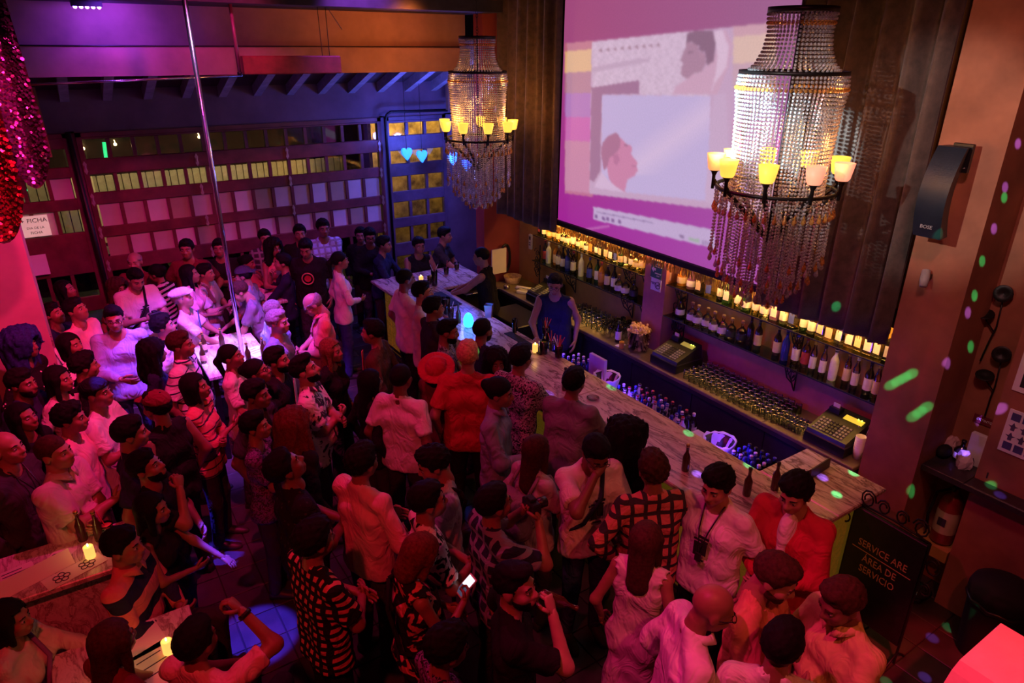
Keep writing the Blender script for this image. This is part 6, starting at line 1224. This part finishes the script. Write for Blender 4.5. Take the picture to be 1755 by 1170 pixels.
person(122, 717, 1.56, 15, 'man with black hair in a pink lit tee behind the white polo', 'pink', 'short', hair='curly', hp=2)
person(225, 742, 1.62, 30, 'man in navy tee with his back turned left of the red cap', 'navy', 'short', hair='short', fat=.3)
pd = person(252, 800, 1.54, 5, 'bearded man in black tee drinking from a glass', 'black', 'short', hair='short', arms=('belly', 'drink'), hp=18, extra=('beard',))
person(262, 872, 1.4, 5, 'woman with long black hair in black seated by the red table', 'black', 'none', hair='long', fem=1, arms=('table', 'belly'))
person(213, 936, 1.4, 5, 'boy in rugby shirt with dark band seated by the red table', 'band:coral:navy', 'long', hair='short', arms=('belly', 'belly'), sit=1, neck='polo', hp=2)
person(338, 1098, 1.36, 70, 'man in lilac shirt raising his arm at the bottom left table', 'pink', 'short', hair='short', arms=('table', 'raise_'), sit=1, extra=('bracelet',))
person(196, 1098, 1.44, 60, 'woman with long dark hair leaning over the bottom left table', 'maroon', 'short', hair='long', hc='brown', fem=1, sit=1, arms=('table', 'table'), lean=8)
person(18, 1062, 1.3, 10, 'person in pale top with dark sash at the bottom left corner', 'offwhite', 'long', hair='bob', fem=1, sit=1, arms=('reach', 'belly'), extra=('strap:purple',))
# middle
person(622, 792, 1.64, 55, 'man in pink shirt with rolled sleeves seen from behind', 'pink', 'mid', hair='curly', arms=('belly', 'side'))
person(688, 648, 1.62, 70, 'man in plain white tee with his back turned', 'white', 'short', hair='crop', sk='mid', arms=('down', 'down'))
person(750, 634, 1.52, 60, 'woman under a broad red sun hat', 'maroon', 'long', 'lgrey', hair='bob', fem=1, extra=('sunhat:red',), hp=30, roll=14, arms=('belly', 'down'))
person(802, 609, 1.72, 88, 'blond man in red tee seen from behind', 'red', 'short', 'black', hair='short', hc='blond', sk='light', arms=('down', 'belly'))
person(851, 621, 1.48, -75, 'woman with dark curls looking back at the camera', 'black', 'short', hair='longcurly', fem=1, sk='mid')
person(768, 568, 1.56, 0, 'bearded man in dark floral shirt holding a dark drink', 'floral:charcoal:lgrey', 'short', hair='quiff', arms=('belly', 'phone'), extra=('beard',), hp=-6)
person(828, 566, 1.60, 50, 'man in navy shirt with his back turned at the bar', 'navy', 'short', hair='crop', sk='mid', arms=('bar', 'bar'), lean=8, extra=('beard',))
person(744, 528, 1.62, 25, 'man in dark polo with bracelet leaning at the bar', 'charcoal', 'short', hair='short', arms=('bar', 'chin'), neck='polo', fat=.3)
person(725, 501, 1.64, 0, 'man in white and pink shirt looking over the bar', 'white', 'long', hair='short', sk='light', hp=4, arms=('down', 'bar'))
person(696, 479, 1.66, 25, 'man in tight white tee at the far corner of the bar', 'white', 'short', 'black', hair='crop', sk='mid', arms=('down', 'bar'))
person(893, 614, 1.66, 55, 'man in black and white leaf print shirt at the bar', 'floral:black:lgrey', 'short', hair='short', arms=('bar', 'bar'), lean=6)
person(857, 673, 1.64, -12, 'man with hair knot in a blue grey shirt looking right', 'bluegrey', 'long', hair='bun', hp=-4, arms=('down', 'belly'), neck='polo')
person(984, 655, 1.62, 62, 'man in grey tee leaning on the marble bar', 'grey', 'short', hair='short', arms=('bar', 'bar'), lean=10, fat=.3)
person(921, 772, 1.52, 40, 'woman with long dark hair and a grey backpack', 'lgrey', 'short', hair='long', hc='brown', fem=1, extra=('backpack:grey',), arms=('down', 'belly'))
person(1074, 752, 1.55, 62, 'person with big dark curly hair at the bar', 'black', 'long', hair='bigcurly', fem=1)
ph67 = person(1022, 778, 1.66, -72, 'man in printed white tee with camera rubbing his face', 'white', 'short', 'denim', hair='short', sk='mid', arms=('phone', 'face'), hp=-26, extra=('glasses', 'print', 'strap:navy'))
person(1118, 805, 1.64, 100, 'curly haired man in orange plaid shirt at the bar', 'plaid:coral:charcoal', 'long', 'charcoal', hair='curly', hc='brown', arms=('hipout', 'side'), lean=4)
person(1108, 925, 1.54, 60, 'woman with long brown hair in a white sleeveless dress', 'offwhite', 'none', hair='long', hc='brown', fem=1, skirt=.42, neck='tank', arms=('down', 'down'))
person(1228, 832, 1.66, 225, 'young man in white tee with lanyard looking down left', 'white', 'short', 'black', hair='curly', sk='light', arms=('down', 'back'), hp=-12, extra=('print', 'lanyard'))
person(1362, 845, 1.68, 225, 'young man in red zip jacket over a white tee', 'red', 'long', 'black', hair='curly', sk='light', arms=('belly', 'belly'), hp=-18, neck='vee', extra=('inner:white',))
person(1330, 990, 1.70, -35, 'brown haired bearded man in orange lit tee looking down', 'orange', 'short', 'denim', hair='short', hc='brown', sk='light', arms=('belly', 'belly'), hp=-22, extra=('beard',), fat=.4)
person(1222, 1042, 1.68, 0, 'bald man in white shirt and glasses leaning in', 'white', 'mid', 'charcoal', hair=None, sk='tan', neck='polo', hp=-18, lean=6, extra=('glasses',))
pb = person(1440, 1032, 1.66, 195, 'man in yellow polo holding a beer bottle', 'yellow', 'short', 'khaki', hair='short', hc='brown', sk='mid', neck='polo', arms=('belly', 'belly'), hp=-20, fat=.2)
person(1342, 1105, 1.60, 70, 'dark haired man in white tee seen from behind at the bottom edge', 'white', 'short', 'denim', hair='short', hy=-25, hp=-6)
# bottom middle
person(742, 795, 1.60, 195, 'man in grey linen shirt with a dark strap looking down left', 'lgrey', 'short', hair='curly', hp=-20, extra=('strap:black',), arms=('belly', 'down'))
person(735, 858, 1.62, 20, 'man in white printed vest looking right', 'blot:white:black', 'short', hair='short', hp=4, arms=('belly', 'belly'))
p79 = person(848, 862, 1.62, 30, 'man in dark blue plaid shirt raising a camera', 'plaid:navy:bluegrey', 'short', hair='short', arms=('photo', 'photo'), hp=6)
p80 = person(884, 1004, 1.66, 5, 'man in dark tee drinking from a bottle', 'black', 'short', 'black', hair='quiff', sk='light', arms=('hipout', 'drink'), hp=6, hy=-28, extra=('beard',))
p81 = person(722, 950, 1.56, 32, 'woman with auburn cropped hair in a black and pink print top', 'blot:black:coral', 'none', hair='bob', hc='auburn', fem=1, hp=-26, arms=('belly', 'phone'), extra=('strap:black',))
person(541, 925, 1.62, 45, 'man in hooded top with black and pink checks on the back', 'check:coral:black', 'short', 'black', hair='curly', arms=('belly', 'belly'), hp=2)
person(768, 1110, 1.56, 30, 'dark haired person at the bottom edge below the print top', 'floral:black:purple', 'short', hair='curly', fem=1, hp=-10, arms=('belly', 'belly'))
# ------------------------------------------------------------------ things in hands
def b_bottle(t):
    MB().lathe(bottle_mesh(.235, .03, .012, .52), n=12).build('bottle_body', BC['beer'], t, True)
hold(p80, 1, 'beer_bottle', 'brown beer bottle held to the mouth of the man in dark tee', 'bottle', b_bottle, (-2.2, .2, 0))
hold(pb, -1, 'beer_bottle', 'dark beer bottle held by the man in the yellow polo', 'bottle', b_bottle, (.1, .15, 0))
def b_phone(t):
    MB().bbox(-.036, -.005, -.07, .036, .005, .07, .003).build('phone_case', M['white'], t); MB().box(-.031, -.0065, -.005, .031, -.005, .06).build('phone_screen', emis('phone_screen', (.75, .85, 1), 1.6), t); MB().box(-.031, -.0065, -.06, .031, -.005, -.008).build('phone_keys', emis('phone_keys', (.08, .12, .22), .5), t)
hold(p81, 1, 'mobile_phone', 'mobile phone with bright white screen held over the print top', 'phone', b_phone, (-.9, 0, 0))
def b_cam(t):
    MB().bbox(-.065, -.03, -.045, .065, .03, .045, .008).build('camera_body', M['black'], t); MB().lathe([(.034, 0), (.034, .07), (.028, .075)], n=14, ax=(0, 1, 0)).build('lens', M['black'], t, True, (0, .03, 0)); MB().bbox(-.025, -.025, .045, .025, .02, .065, .004).build('viewfinder', M['blackm'], t)
hold(ph8, 1, 'photo_camera', 'black camera in the hands of the young man in printed tee', 'camera', b_cam); hold(ph67, -1, 'photo_camera', 'black camera hanging at the chest of the man rubbing his face', 'camera', b_cam, (-.5, .3, 0)); hold(p79, 1, 'photo_camera', 'small camera raised by the man in blue plaid', 'camera', b_cam)
